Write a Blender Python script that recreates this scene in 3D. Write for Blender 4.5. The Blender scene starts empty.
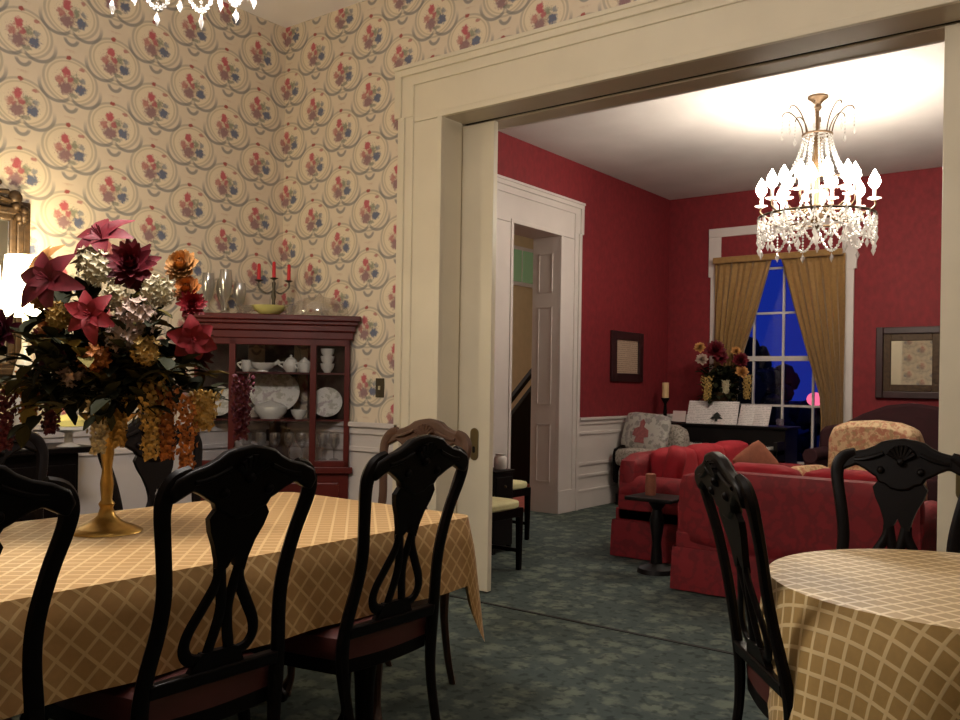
import bpy, bmesh, math, random
from math import sin, cos, pi, radians, sqrt, atan2
from mathutils import Vector, Matrix, Euler, Quaternion
random.seed(7)
C = bpy.context.scene.collection
SC = bpy.context.scene

# ------------------------------------------------------------------ camera, world, exposure
cam_d = bpy.data.cameras.new('camera'); cam = bpy.data.objects.new('camera', cam_d); C.objects.link(cam)
YAW = radians(37.3); ROLL = 0.0155
cam.matrix_world = Matrix.Translation((0, 0, 1.25)) @ Matrix.Rotation(YAW, 4, 'Z') @ Matrix.Rotation(pi/2, 4, 'X') @ Matrix.Rotation(ROLL, 4, 'Z')
cam_d.sensor_width = 36; cam_d.lens = 33.0; cam_d.shift_y = 23/960; cam_d.clip_start = 0.02
SC.camera = cam
w = bpy.data.worlds.new('dusk'); SC.world = w; w.use_nodes = True
w.node_tree.nodes['Background'].inputs[0].default_value = (0.012, 0.035, 0.42, 1)
w.node_tree.nodes['Background'].inputs[1].default_value = 0.55
SC.view_settings.view_transform = 'Standard'; SC.view_settings.look = 'None'
SC.view_settings.exposure = 0.0; SC.view_settings.gamma = 1.0; SC.view_settings.use_curve_mapping = False
SC.cycles.use_denoising = True
SC.cycles.max_bounces = 8; SC.cycles.transparent_max_bounces = 24
SC.cycles.sample_clamp_indirect = 4.0
SC.cycles.caustics_reflective = False; SC.cycles.caustics_refractive = False

PARLOR_W, DINING_W, TABLE_LAMP_W, HALL_W, DINING_FILL_W = 118, 122, 14, 70, 12
def point(name, loc, watt, col, r=0.05):
    l = bpy.data.lights.new(name, 'POINT'); l.energy = watt; l.color = col; l.shadow_soft_size = r
    o = bpy.data.objects.new(name, l); o.location = loc; C.objects.link(o); return o
WARM = (1, .92, .86)

# ------------------------------------------------------------------ materials
def lin(c):
    return tuple(((x/255)/12.92 if x/255 <= .04045 else ((x/255+.055)/1.055)**2.4) for x in c)
def new_mat(name):
    m = bpy.data.materials.new(name); m.use_nodes = True
    return m, m.node_tree, m.node_tree.nodes['Principled BSDF']
def mat(name, col, rough=.5, metal=0, var=0, scale=8, spec=None, bump=0, bscale=None, sheen=0, coat=0, stretch=None):
    m, t, b = new_mat(name)
    b.inputs['Base Color'].default_value = (*col, 1); b.inputs['Roughness'].default_value = rough; b.inputs['Metallic'].default_value = metal
    if spec is not None: b.inputs['Specular IOR Level'].default_value = spec
    if sheen: b.inputs['Sheen Weight'].default_value = sheen
    if coat: b.inputs['Coat Weight'].default_value = coat; b.inputs['Coat Roughness'].default_value = .15
    if var or bump:
        tc = t.nodes.new('ShaderNodeTexCoord'); mp = t.nodes.new('ShaderNodeMapping'); t.links.new(tc.outputs['Object'], mp.inputs[0])
        if stretch: mp.inputs['Scale'].default_value = stretch
    if var:
        n = t.nodes.new('ShaderNodeTexNoise'); n.inputs['Scale'].default_value = scale; n.inputs['Detail'].default_value = 4
        t.links.new(mp.outputs[0], n.inputs['Vector'])
        r = t.nodes.new('ShaderNodeValToRGB'); r.color_ramp.elements[0].position = .3; r.color_ramp.elements[1].position = .7
        r.color_ramp.elements[0].color = (*[max(0, x*(1-var)) for x in col], 1); r.color_ramp.elements[1].color = (*[min(1, x*(1+var)) for x in col], 1)
        t.links.new(n.outputs[0], r.inputs[0]); t.links.new(r.outputs[0], b.inputs['Base Color'])
    if bump:
        n2 = t.nodes.new('ShaderNodeTexNoise'); n2.inputs['Scale'].default_value = bscale or scale
        t.links.new(mp.outputs[0], n2.inputs['Vector'])
        bp = t.nodes.new('ShaderNodeBump'); bp.inputs['Strength'].default_value = bump; bp.inputs['Distance'].default_value = .01
        t.links.new(n2.outputs[0], bp.inputs['Height']); t.links.new(bp.outputs[0], b.inputs['Normal'])
    return m
def emit(name, col, s):
    m, t, b = new_mat(name); b.inputs['Base Color'].default_value = (*col, 1)
    b.inputs['Emission Color'].default_value = (*col, 1); b.inputs['Emission Strength'].default_value = s; return m

class NT:
    """small expression builder for node trees"""
    def __init__(s, t): s.t = t
    def m(s, op, a, b=None, c=None):
        n = s.t.nodes.new('ShaderNodeMath'); n.operation = op
        for i, v in enumerate((a, b, c)):
            if v is None: continue
            if isinstance(v, (int, float)): n.inputs[i].default_value = v
            else: s.t.links.new(v, n.inputs[i])
        return n.outputs[0]
    def add(s, a, b): return s.m('ADD', a, b)
    def sub(s, a, b): return s.m('SUBTRACT', a, b)
    def mul(s, a, b): return s.m('MULTIPLY', a, b)
    def mix(s, f, a, b):
        n = s.t.nodes.new('ShaderNodeMix'); n.data_type = 'RGBA'
        for i, v in ((0, f), (6, a), (7, b)):
            if isinstance(v, (int, float)): n.inputs[i].default_value = v
            elif isinstance(v, tuple): n.inputs[i].default_value = (*v, 1)
            else: s.t.links.new(v, n.inputs[i])
        return n.outputs[2]
    def smooth(s, x, lo, hi):      # 1 below lo, 0 above hi
        n = s.t.nodes.new('ShaderNodeMapRange'); n.interpolation_type = 'SMOOTHSTEP'
        s.t.links.new(x, n.inputs[0]); n.inputs[1].default_value = lo; n.inputs[2].default_value = hi
        n.inputs[3].default_value = 1; n.inputs[4].default_value = 0; return n.outputs[0]
    def dist(s, x, y, cx, cy, sx=1, sy=1):
        dx = s.mul(s.sub(x, cx), 1/sx); dy = s.mul(s.sub(y, cy), 1/sy)
        return s.m('SQRT', s.add(s.mul(dx, dx), s.mul(dy, dy)))
    def noise(s, vec, scale, detail=2):
        n = s.t.nodes.new('ShaderNodeTexNoise'); n.inputs['Scale'].default_value = scale; n.inputs['Detail'].default_value = detail
        s.t.links.new(vec, n.inputs['Vector']); return n.outputs[0]
    def uv(s):
        n = s.t.nodes.new('ShaderNodeUVMap'); n.uv_map = 'UVMap'
        p = s.t.nodes.new('ShaderNodeSeparateXYZ'); s.t.links.new(n.outputs[0], p.inputs[0]); return n.outputs[0], p.outputs[0], p.outputs[1]

def wallpaper():
    m, t, b = new_mat('medallion_wallpaper'); e = NT(t); vec, U, V = e.uv()
    nz = e.noise(vec, 55, 2); nz2 = e.noise(vec, 130, 2); nzl = e.noise(vec, 16, 3)
    col = e.mix(nzl, lin((227, 213, 192)), lin((218, 203, 180)))
    def medallion(col, u0, v0):
        x = e.sub(U, u0); y = e.sub(V, v0)
        x = e.mul(e.sub(x, e.mul(e.m('FLOOR', e.add(e.mul(x, 1/.52), .5)), .52)), 1/.155)
        y = e.mul(e.sub(y, e.mul(e.m('FLOOR', e.add(e.mul(y, 1/.37), .5)), .37)), 1/.14)
        def blob(col, cx, cy, sx, sy, c, hard=.45, amt=1.0, wob=.7):
            d = e.add(e.dist(x, y, cx, cy, sx, sy), e.mul(e.sub(nz, .5), wob*1.6))
            return e.mix(e.mul(e.smooth(d, hard, 1.0), amt), col, c)
        # dusty tuft between the medallions
        col = blob(col, -.02, 1.42, .35, .24, lin((196, 164, 142)), .2, .6)
        # scalloped wreath: upper ring, two lower lobes and a pendant tip
        R1 = e.dist(x, y, 0, .08, 1.0, .92)
        ang = e.m('ARCTAN2', y, x)
        low = e.smooth(y, -.35, .45)
        ring = lambda d, r, wd: e.smooth(e.m('ABSOLUTE', e.sub(d, r)), wd*.35, wd)
        col = e.mix(e.mul(e.smooth(R1, .80, 1.0), .45), col, lin((236, 222, 192)))
        col = e.mix(e.mul(ring(R1, .98, .07), .5), col, lin((156, 148, 130)))
        col = e.mix(e.mul(ring(R1, .84, .05), .45), col, lin((172, 158, 128)))
        for sx in (-1, 1):
            D = e.dist(x, y, .50*sx, -.20, .62, .62)
            msk = e.mul(e.smooth(y, -.55, .1), e.smooth(e.mul(x, -sx), -.12, .04))
            col = e.mix(e.mul(e.mul(ring(D, 1.0, .15), msk), .72), col, lin((112, 112, 116)))
        T = e.dist(x, y, 0, -.84, .24, .28)
        col = e.mix(e.mul(e.mul(ring(T, 1.0, .36), e.smooth(y, -.98, -.84)), .72), col, lin((112, 112, 116)))
        # bouquet
        col = blob(col, -.08, .98, .13, .11, lin((160, 60, 56)), .5, .9)
        col = blob(col, .42, .66, .15, .10, lin((172, 92, 92)), .4, .75)
        col = blob(col, .05, .0, .62, .5, lin((186, 168, 140)), .2, .7)
        col = blob(col, .16, .2, .25, .25, lin((120, 132, 112)), .2, .75, 1.2)
        col = blob(col, -.18, -.24, .34, .34, lin((140, 104, 112)), .45, .9)
        col = blob(col, -.40, .05, .20, .24, lin((178, 104, 104)), .4, .8)
        col = blob(col, -.17, .40, .20, .27, lin((186, 74, 90)), .5, .92)
        col = blob(col, -.02, .12, .15, .18, lin((178, 84, 96)), .4, .85)
        col = blob(col, .36, -.16, .27, .26, lin((84, 98, 130)), .5, .92)
        col = blob(col, .44, .20, .15, .15, lin((110, 122, 140)), .4, .7)
        col = blob(col, .10, -.46, .25, .12, lin((110, 118, 110)), .4, .7)
        sp = e.mul(e.smooth(e.dist(x, y, 0, .05, .8, .62), .7, 1.0), e.smooth(nz2, .34, .40))
        col = e.mix(e.mul(sp, .55), col, lin((140, 92, 86)))
        return col
    col = medallion(col, .31, 3.06); col = medallion(col, .05, 3.245)
    t.links.new(col, b.inputs['Base Color']); b.inputs['Roughness'].default_value = .6
    return m

def cloth_mat(name, cell, diag, base, line, lw):
    m, t, b = new_mat(name); e = NT(t); vec, U, V = e.uv()
    if diag: U, V = e.mul(e.add(U, V), .7071), e.mul(e.sub(U, V), .7071)
    def stripes(q):
        f = e.m('ABSOLUTE', e.sub(e.m('FRACT', e.mul(q, 1/cell)), .5)); return e.smooth(f, lw*.7, lw)
    L = e.m('MAXIMUM', stripes(U), stripes(V))
    n = e.noise(vec, 60, 3)
    bcol = e.mix(n, tuple(x*.86 for x in base), tuple(min(1, x*1.12) for x in base))
    t.links.new(e.mix(L, bcol, line), b.inputs['Base Color'])
    t.links.new(e.sub(.52, e.mul(L, .12)), b.inputs['Roughness'])
    b.inputs['Sheen Weight'].default_value = .25; b.inputs['Sheen Roughness'].default_value = .4
    bp = t.nodes.new('ShaderNodeBump'); bp.inputs['Strength'].default_value = .25; bp.inputs['Distance'].default_value = .002
    t.links.new(L, bp.inputs['Height']); t.links.new(bp.outputs[0], b.inputs['Normal'])
    return m

def carpet():
    m, t, b = new_mat('patterned_carpet'); e = NT(t)
    tc = t.nodes.new('ShaderNodeTexCoord'); mp = t.nodes.new('ShaderNodeMapping'); t.links.new(tc.outputs['Object'], mp.inputs[0])
    v = t.nodes.new('ShaderNodeTexVoronoi'); v.inputs['Scale'].default_value = 7.5; v.inputs['Randomness'].default_value = .6; t.links.new(mp.outputs[0], v.inputs[0])
    n = e.noise(mp.outputs[0], 30, 4); n2 = e.noise(mp.outputs[0], 9, 3)
    d = e.add(v.outputs['Distance'], e.mul(e.sub(n, .5), .7))
    col = e.mix(n2, lin((82, 92, 88)), lin((60, 70, 70)))
    col = e.mix(e.mul(e.smooth(d, .22, .58), .7), col, lin((112, 120, 108)))
    col = e.mix(e.mul(e.smooth(e.noise(mp.outputs[0], 21, 3), .36, .48), .6), col, lin((40, 48, 50)))
    t.links.new(col, b.inputs['Base Color']); b.inputs['Roughness'].default_value = .95; b.inputs['Specular IOR Level'].default_value = .1
    return m

def damask(name, base, hi, scale):
    m, t, b = new_mat(name); e = NT(t)
    tc = t.nodes.new('ShaderNodeTexCoord')
    n = e.noise(tc.outputs['Object'], scale, 3); n2 = e.noise(tc.outputs['Object'], 3, 2)
    f = e.smooth(e.m('ABSOLUTE', e.sub(n, .5)), .02, .07)
    col = e.mix(n2, tuple(x*.85 for x in base), tuple(min(1, x*1.15) for x in base))
    t.links.new(e.mix(f, col, hi), b.inputs['Base Color']); b.inputs['Roughness'].default_value = .7
    return m

def floral(name, base, cols, scale):
    m, t, b = new_mat(name); e = NT(t)
    tc = t.nodes.new('ShaderNodeTexCoord'); col = base
    for i, c in enumerate(cols):
        mp = t.nodes.new('ShaderNodeMapping'); mp.inputs['Location'].default_value = (i*3.7, i*1.3, i*2.1); t.links.new(tc.outputs['Object'], mp.inputs[0])
        col = e.mix(e.mul(e.smooth(e.noise(mp.outputs[0], scale*(1+.15*i), 4), .40, .47), .8), col, c)
    t.links.new(col, b.inputs['Base Color']); b.inputs['Roughness'].default_value = .8
    return m

def printed(name, paper, ink, pitch, axis=2):
    """paper with ruled lines of print"""
    m, t, b = new_mat(name); e = NT(t)
    tc = t.nodes.new('ShaderNodeTexCoord'); p = t.nodes.new('ShaderNodeSeparateXYZ'); t.links.new(tc.outputs['Object'], p.inputs[0])
    f = e.m('ABSOLUTE', e.sub(e.m('FRACT', e.mul(p.outputs[axis], 1/pitch)), .5))
    n = e.noise(tc.outputs['Object'], 70, 2)
    k = e.mul(e.smooth(f, .14, .24), e.smooth(n, .5, .56))
    t.links.new(e.mix(e.mul(k, .75), paper, ink), b.inputs['Base Color']); b.inputs['Roughness'].default_value = .8
    return m

def crystal_mat(name, dens):
    m, t, b = new_mat(name)
    out = t.nodes['Material Output']; tr = t.nodes.new('ShaderNodeBsdfTransparent'); gl = t.nodes.new('ShaderNodeBsdfGlossy'); tl = t.nodes.new('ShaderNodeBsdfTranslucent')
    gl.inputs['Roughness'].default_value = .12; tr.inputs[0].default_value = (.95, .95, .95, 1); tl.inputs[0].default_value = (1, .98, .95, 1)
    a = t.nodes.new('ShaderNodeMixShader'); a.inputs[0].default_value = .55; t.links.new(gl.outputs[0], a.inputs[1]); t.links.new(tl.outputs[0], a.inputs[2])
    mx = t.nodes.new('ShaderNodeMixShader'); mx.inputs[0].default_value = dens
    t.links.new(tr.outputs[0], mx.inputs[1]); t.links.new(a.outputs[0], mx.inputs[2]); t.links.new(mx.outputs[0], out.inputs[0])
    return m

def pane_mat(name):
    m, t, b = new_mat(name)
    out = t.nodes['Material Output']; tr = t.nodes.new('ShaderNodeBsdfTransparent'); gl = t.nodes.new('ShaderNodeBsdfGlossy'); gl.inputs['Roughness'].default_value = .02
    fr = t.nodes.new('ShaderNodeFresnel'); fr.inputs[0].default_value = 1.4
    mx = t.nodes.new('ShaderNodeMixShader'); t.links.new(fr.outputs[0], mx.inputs[0]); t.links.new(tr.outputs[0], mx.inputs[1]); t.links.new(gl.outputs[0], mx.inputs[2])
    t.links.new(mx.outputs[0], out.inputs[0]); return m

M = {}
M['paper'] = wallpaper()
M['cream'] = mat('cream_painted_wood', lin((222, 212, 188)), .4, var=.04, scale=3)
M['white'] = mat('white_painted_wood', lin((206, 198, 194)), .4, var=.04, scale=3)
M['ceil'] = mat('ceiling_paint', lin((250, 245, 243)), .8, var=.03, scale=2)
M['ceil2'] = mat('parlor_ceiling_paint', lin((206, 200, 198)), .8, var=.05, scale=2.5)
M['soffit'] = mat('shaded_soffit_paint', lin((186, 172, 148)), .35, var=.05, scale=4)  # brown-grey shading of the underside put into the paint colour
M['red'] = mat('red_damask_wall', lin((120, 27, 35)), .75, var=.16, scale=26, stretch=(1, 1, .6))
M['carpet'] = carpet()
M['seam'] = mat('carpet_seam', lin((28, 28, 26)), .9, var=.1)
M['hallwall'] = mat('hall_wall', lin((196, 176, 140)), .8, var=.05)
M['rug'] = mat('hall_rug', lin((150, 70, 58)), .9, var=.4, scale=20)
M['dark'] = mat('dark_mahogany', lin((13, 8, 7)), .4, var=.3, scale=6, stretch=(1, 1, .15), spec=.11)
M['brown'] = mat('lit_brown_mahogany', lin((68, 45, 31)), .4, var=.3, scale=6, stretch=(1, 1, .15), spec=.35)  # lighter brown holds the light on the end chair's front
M['cab'] = mat('red_mahogany', lin((82, 26, 21)), .36, var=.25, scale=5, stretch=(1, 1, .15), spec=.3)
M['cabin'] = mat('cabinet_interior', lin((58, 40, 34)), .6, var=.15)
M['leather'] = mat('maroon_leather', lin((78, 34, 30)), .5, var=.15)
M['gold_cloth'] = cloth_mat('gold_lattice_cloth', .048, True, lin((186, 144, 88)), lin((220, 186, 130)), .10)
M['gold_cloth2'] = cloth_mat('gold_square_lattice_cloth', .050, False, lin((176, 142, 84)), lin((226, 200, 148)), .115)
M['gold'] = mat('antique_gold', lin((188, 150, 78)), .35, .9, var=.2, scale=20)
M['giltwood'] = mat('dull_gilt', lin((62, 45, 27)), .5, .45, var=.4, scale=30, bump=.4)
M['brass'] = mat('aged_brass', lin((78, 58, 36)), .45, .5, var=.2)
M['plate'] = mat('brass_plate', lin((120, 104, 70)), .4, .7, var=.1)
M['crystal'] = crystal_mat('crystal', .8)
M['glassware'] = crystal_mat('glassware', .30)
M['cabglass'] = pane_mat('cabinet_glass')
M['pane'] = pane_mat('window_glass')
M['bulb'] = emit('lit_bulb', (1, .93, .78), 60)
M['bulb2'] = emit('lit_bulb_dining', (1, .86, .62), 30)
M['china'] = mat('white_china', lin((226, 222, 212)), .2, var=.03)
M['chinapat'] = floral('patterned_china', lin((222, 218, 210)), [lin((176, 160, 160)), lin((180, 176, 160))], 22)
M['yellowglass'] = mat('yellow_green_glass', lin((216, 208, 130)), .15, var=.1)
M['redcandle'] = mat('red_wax', lin((190, 30, 40)), .5, var=.05)
M['tancandle'] = mat('tan_wax', lin((206, 176, 130)), .6, var=.05)
M['greenmetal'] = mat('dark_bronze', lin((74, 66, 50)), .4, .6, var=.2)
M['sofa'] = damask('red_damask_upholstery', lin((126, 17, 28)), lin((108, 14, 24)), 9)
M['cushred'] = mat('red_cushion_fabric', lin((150, 22, 36)), .85, var=.15, scale=14)
M['tan'] = mat('tan_pillow_fabric', lin((140, 84, 62)), .85, var=.12, scale=30)
M['black'] = mat('black_lacquer', lin((16, 13, 13)), .5, var=.1, spec=.2)
M['keys'] = mat('ivory_key', lin((226, 222, 214)), .3, var=.02)
M['music'] = printed('printed_music', lin((224, 218, 216)), lin((160, 156, 158)), .018)
M['doc'] = printed('printed_document', lin((176, 152, 132)), lin((110, 88, 76)), .022)
M['ink'] = mat('dark_print', lin((34, 36, 32)), .8, var=.1)
M['curtain'] = mat('ochre_curtain', lin((140, 106, 58)), .75, var=.12, scale=30, sheen=.2)
M['wine'] = mat('wine_velvet', lin((50, 13, 21)), .85, var=.2, scale=10)
M['floral'] = floral('floral_upholstery', lin((206, 180, 142)), [lin((170, 104, 82)), lin((160, 136, 98)), lin((186, 130, 104))], 22)
M['quilt'] = floral('grey_tapestry', lin((176, 172, 164)), [lin((118, 116, 112)), lin((136, 128, 130))], 14)
M['emblem'] = mat('red_embroidery', lin((146, 84, 84)), .85, var=.2, scale=40)
M['afghan'] = floral('crochet_throw', lin((168, 160, 150)), [lin((104, 98, 92)), lin((128, 118, 110))], 40)
M['yellowseat'] = mat('pale_yellow_damask', lin((218, 214, 164)), .7, var=.08, scale=20)
M['mirror'] = mat('mirror_glass', (.85, .85, .82), .03, 1.0, var=.02)
M['shade'] = emit('lit_lamp_shade', (1, .84, .52), 9.0)
M['leaf'] = mat('dark_leaf', lin((38, 40, 24)), .7, var=.3, scale=20, spec=.15)
M['leafy'] = mat('olive_leaf', lin((104, 94, 48)), .7, var=.3, scale=20, spec=.2)
M['f_crimson'] = mat('crimson_petal', lin((94, 7, 24)), .6, var=.25, scale=40)
M['f_red'] = mat('red_petal', lin((128, 11, 24)), .6, var=.25, scale=40)
M['f_peach'] = mat('peach_petal', lin((184, 132, 74)), .65, var=.25, scale=40)
M['f_cream'] = mat('cream_petal', lin((186, 176, 146)), .65, var=.2, scale=40)
M['f_mauve'] = mat('mauve_cream_petal', lin((178, 154, 140)), .65, var=.25, scale=40)
M['f_maroon'] = mat('maroon_petal', lin((82, 12, 34)), .6, var=.25, scale=40)
M['f_orange'] = mat('amber_petal', lin((172, 106, 48)), .65, var=.3, scale=40)
M['f_yellow'] = mat('straw_petal', lin((182, 150, 82)), .65, var=.25, scale=40)
M['tree'] = mat('dark_foliage', lin((20, 34, 30)), .9, var=.4, scale=4)
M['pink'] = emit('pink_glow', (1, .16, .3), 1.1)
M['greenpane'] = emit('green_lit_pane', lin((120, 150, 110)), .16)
M['jar'] = mat('white_jar', lin((226, 222, 218)), .35, var=.03)
M['card'] = mat('white_card', lin((206, 190, 186)), .8, var=.03)
M['frame'] = mat('dark_picture_frame', lin((46, 22, 24)), .4, var=.2)
M['outlet'] = mat('ivory_switch', lin((200, 186, 150)), .4, var=.02)
M['ottoman'] = mat('orange_red_velvet', lin((196, 52, 44)), .8, var=.15, sheen=.3)

# ------------------------------------------------------------------ mesh builder
class MB:
    def __init__(s): s.v = []; s.f = []; s.uv = []
    def face(s, idx, uv=None): s.f.append(tuple(idx)); s.uv.append(uv)
    def box(s, c, d, rot=None, taper=1.0):
        n = len(s.v); hx, hy, hz = d[0]/2, d[1]/2, d[2]/2
        for z in (-hz, hz):
            k = taper if z < 0 else 1.0
            for x, y in ((-hx, -hy), (hx, -hy), (hx, hy), (-hx, hy)):
                p = Vector((x*k, y*k, z))
                if rot is not None: p = rot @ p
                s.v.append(Vector(c)+p)
        for q in ((0, 3, 2, 1), (4, 5, 6, 7), (0, 1, 5, 4), (1, 2, 6, 5), (2, 3, 7, 6), (3, 0, 4, 7)): s.face([n+i for i in q])
        return s
    def span(s, a, b):
        return s.box([(a[i]+b[i])/2 for i in range(3)], [abs(b[i]-a[i]) for i in range(3)])
    def loops(s, rings, cap=True, close=True, closed_ring=True):
        n = len(s.v); k = len(rings[0])
        for r in rings: s.v.extend(Vector(p) for p in r)
        for i in range(len(rings)-1):
            for j in range(k if closed_ring else k-1):
                a = n+i*k+j; b = n+i*k+(j+1) % k; s.face((a, b, b+k, a+k))
        if cap:
            s.face([n+j for j in range(k-1, -1, -1)]); s.face([n+(len(rings)-1)*k+j for j in range(k)])
        return s
    def lathe(s, prof, c=(0, 0, 0), n=16, sx=1, sy=1, cap=True, wob=None):
        rings = []
        for r, z in prof:
            rings.append([(c[0]+r*sx*(1+(wob(2*pi*j/n, z) if wob else 0))*cos(2*pi*j/n), c[1]+r*sy*(1+(wob(2*pi*j/n, z) if wob else 0))*sin(2*pi*j/n), c[2]+z) for j in range(n)])
        return s.loops(rings, cap)
    def tube(s, pts, r, n=8, flat=(1, 1), ref=(0, 1, 0), cap=True):
        pts = [Vector(p) for p in pts]; rings = []; ref = Vector(ref)
        rr = r if isinstance(r, (list, tuple)) else [r]*len(pts)
        for i, p in enumerate(pts):
            t = (pts[min(i+1, len(pts)-1)]-pts[max(i-1, 0)]).normalized()
            a = t.cross(ref)
            if a.length < 1e-4: a = t.cross(Vector((1, .01, 0)))
            a.normalize(); b = a.cross(t).normalized()
            rings.append([p+a*(rr[i]*flat[0]*cos(2*pi*j/n))+b*(rr[i]*flat[1]*sin(2*pi*j/n)) for j in range(n)])
        return s.loops(rings, cap)
    def ball(s, c, r, sx=1, sy=1, sz=1, n=10, m=6):
        prof = [(max(.001, r*sin(pi*i/m)), -r*sz*cos(pi*i/m)) for i in range(m+1)]
        return s.lathe(prof, c, n, sx, sy)
    def prism(s, outline, y0, y1):      # outline in x,z; thick along y
        return s.loops([[(x, y0, z) for x, z in outline], [(x, y1, z) for x, z in outline]])
    def octa(s, c, r, h):
        n = len(s.v); c = Vector(c)
        s.v += [c+Vector(p) for p in ((r, 0, 0), (0, r, 0), (-r, 0, 0), (0, -r, 0), (0, 0, h), (0, 0, -h))]
        for a, b, d in ((0, 1, 4), (1, 2, 4), (2, 3, 4), (3, 0, 4), (1, 0, 5), (2, 1, 5), (3, 2, 5), (0, 3, 5)): s.face((n+a, n+b, n+d))
        return s
    def petal(s, c, d, up, L, W, curl=.3, nseg=4):
        c = Vector(c); d = Vector(d).normalized(); up = Vector(up); side = d.cross(up)
        if side.length < 1e-3: side = d.cross(Vector((.3, .5, .8)))
        side.normalize(); up = side.cross(d).normalized(); n = len(s.v)
        for i in range(nseg+1):
            t = i/nseg; p = c+d*(L*t)+up*(curl*L*(t*t-.35*t)); wd = W*(sin(pi*min(1, .12+t*.86)))**.8*.5+.0008
            s.v += [p-side*wd+up*wd*.35, p, p+side*wd+up*wd*.35]
        for i in range(nseg):
            for j in range(2):
                a = n+i*3+j; s.face((a, a+1, a+4, a+3))
        return s
    def xf(s, fn): s.v = [Vector(fn(p)) for p in s.v]; return s
    def build(s, name, m, parent=None, smooth=True, bevel=0, loc=None, subsurf=0, solid=0):
        me = bpy.data.meshes.new(name); me.from_pydata([tuple(p) for p in s.v], [], s.f)
        if any(u is not None for u in s.uv):
            l = me.uv_layers.new(name='UVMap'); k = 0
            for f, u in zip(s.f, s.uv):
                for i in range(len(f)):
                    if u is not None: l.data[k].uv = u[i]
                    k += 1
        bm = bmesh.new(); bm.from_mesh(me); bmesh.ops.recalc_face_normals(bm, faces=bm.faces); bm.to_mesh(me); bm.free()
        me.materials.append(m)
        if smooth:
            for p in me.polygons: p.use_smooth = True
            if hasattr(me, 'set_sharp_from_angle'): me.set_sharp_from_angle(angle=radians(42))
        o = bpy.data.objects.new(name, me); C.objects.link(o)
        if parent is not None: o.parent = parent
        if loc is not None: o.location = loc
        if solid:
            q = o.modifiers.new('solid', 'SOLIDIFY'); q.thickness = solid; q.offset = 0
        if bevel:
            q = o.modifiers.new('bevel', 'BEVEL'); q.width = bevel; q.segments = 2; q.limit_method = 'ANGLE'; q.angle_limit = radians(40)
        if subsurf:
            q = o.modifiers.new('sub', 'SUBSURF'); q.levels = subsurf; q.render_levels = subsurf
        return o

def tag(o, label=None, cat=None, group=None, kind=None):
    if label: o['label'] = label
    if cat: o['category'] = cat
    if group: o['group'] = group
    if kind: o['kind'] = kind
    return o
def thing(name, label, cat, loc=(0, 0, 0), rotz=0, group=None):
    o = bpy.data.objects.new(name, None); C.objects.link(o); o.location = loc; o.rotation_euler = (0, 0, rotz); o.empty_display_size = .1
    return tag(o, label, cat, group)
def struct(o): o['kind'] = 'structure'; return o
def dup(root, loc, rotz, label, group=None):
    def cp(o, parent):
        c = o.copy(); C.objects.link(c)
        if parent is not None: c.parent = parent
        for ch in list(o.children): cp(ch, c)
        return c
    r = cp(root, None); r.location = loc; r.rotation_euler = (0, 0, rotz); r['label'] = label
    if group: r['group'] = group
    return r
def bez(p0, p1, p2, p3, n=10):
    p0, p1, p2, p3 = map(Vector, (p0, p1, p2, p3)); out = []
    for i in range(n+1):
        t = i/n; u = 1-t; out.append(p0*u**3+p1*3*u*u*t+p2*3*u*t*t+p3*t**3)
    return out
def spline(pts, n=5):
    """Catmull-Rom through points"""
    P = [Vector(p) for p in pts]; out = []
    for i in range(len(P)-1):
        a = P[max(i-1, 0)]; b = P[i]; c = P[i+1]; d = P[min(i+2, len(P)-1)]
        for k in range(n):
            t = k/n
            out.append(.5*((2*b)+(c-a)*t+(2*a-5*b+4*c-d)*t*t+(3*b-a-3*c+d)*t**3))
    out.append(P[-1]); return out
def splr(vals, n=5):
    return [v[0] for v in spline([(x, 0, 0) for x in vals], n)]

# ------------------------------------------------------------------ setting
XL, YP, YQ, XP, YB = -4.78, 4.0, 4.38, -4.55, 9.63     # dining left wall, partition faces, parlor left wall, parlor back wall
XR, Y0 = 2.2, -2.2
ZD, ZP = 3.68, 3.45                                      # ceilings
OL, OR, OZ = -3.34, -0.34, 2.82                          # wide doorway
def wall_quad(mb, a, b, z0, z1, u0, u1):
    n = len(mb.v); mb.v += [Vector((*a, z0)), Vector((*b, z0)), Vector((*b, z1)), Vector((*a, z1))]
    mb.face((n, n+1, n+2, n+3), [(u0, z0), (u1, z0), (u1, z1), (u0, z1)])
RAIL = .99
mb = MB().span((XL-.3, Y0-.2, -.12), (XR+.2, YP+.02, 0)); f1 = struct(mb.build('floor', M['carpet'], smooth=False))
mb = MB().span((XP-.4, YP+.02, -.12), (XR+.2, YB+.3, 0)); f2 = struct(mb.build('floor_parlor', M['carpet'], smooth=False))
struct(MB().span((OL, YP-.006, 0), (OR, YP+.016, .004)).build('trim_seam', M['seam'], smooth=False))
struct(MB().span((XL-.2, Y0-.2, ZD), (XR+.2, YP+.1, ZD+.1)).build('ceiling', M['ceil'], smooth=False))
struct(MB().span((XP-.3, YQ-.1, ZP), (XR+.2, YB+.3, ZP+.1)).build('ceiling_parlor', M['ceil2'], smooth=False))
mb = MB()
wall_quad(mb, (XL, Y0), (XL, YP), RAIL-.02, ZD, Y0-YP, 0)
struct(mb.build('wall_left', M['paper'], smooth=False, solid=0))
mb = MB()
wall_quad(mb, (XL, YP), (OL-.3, YP), RAIL-.02, ZD, 0, OL-.3-XL)
wall_quad(mb, (OL-.3, YP), (OR+.3, YP), OZ+.2, ZD, OL-.3-XL, OR+.3-XL)
wall_quad(mb, (OR+.3, YP), (XR, YP), RAIL-.02, ZD, OR+.3-XL, XR-XL)
struct(mb.build('wall_partition', M['paper'], smooth=False))
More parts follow.
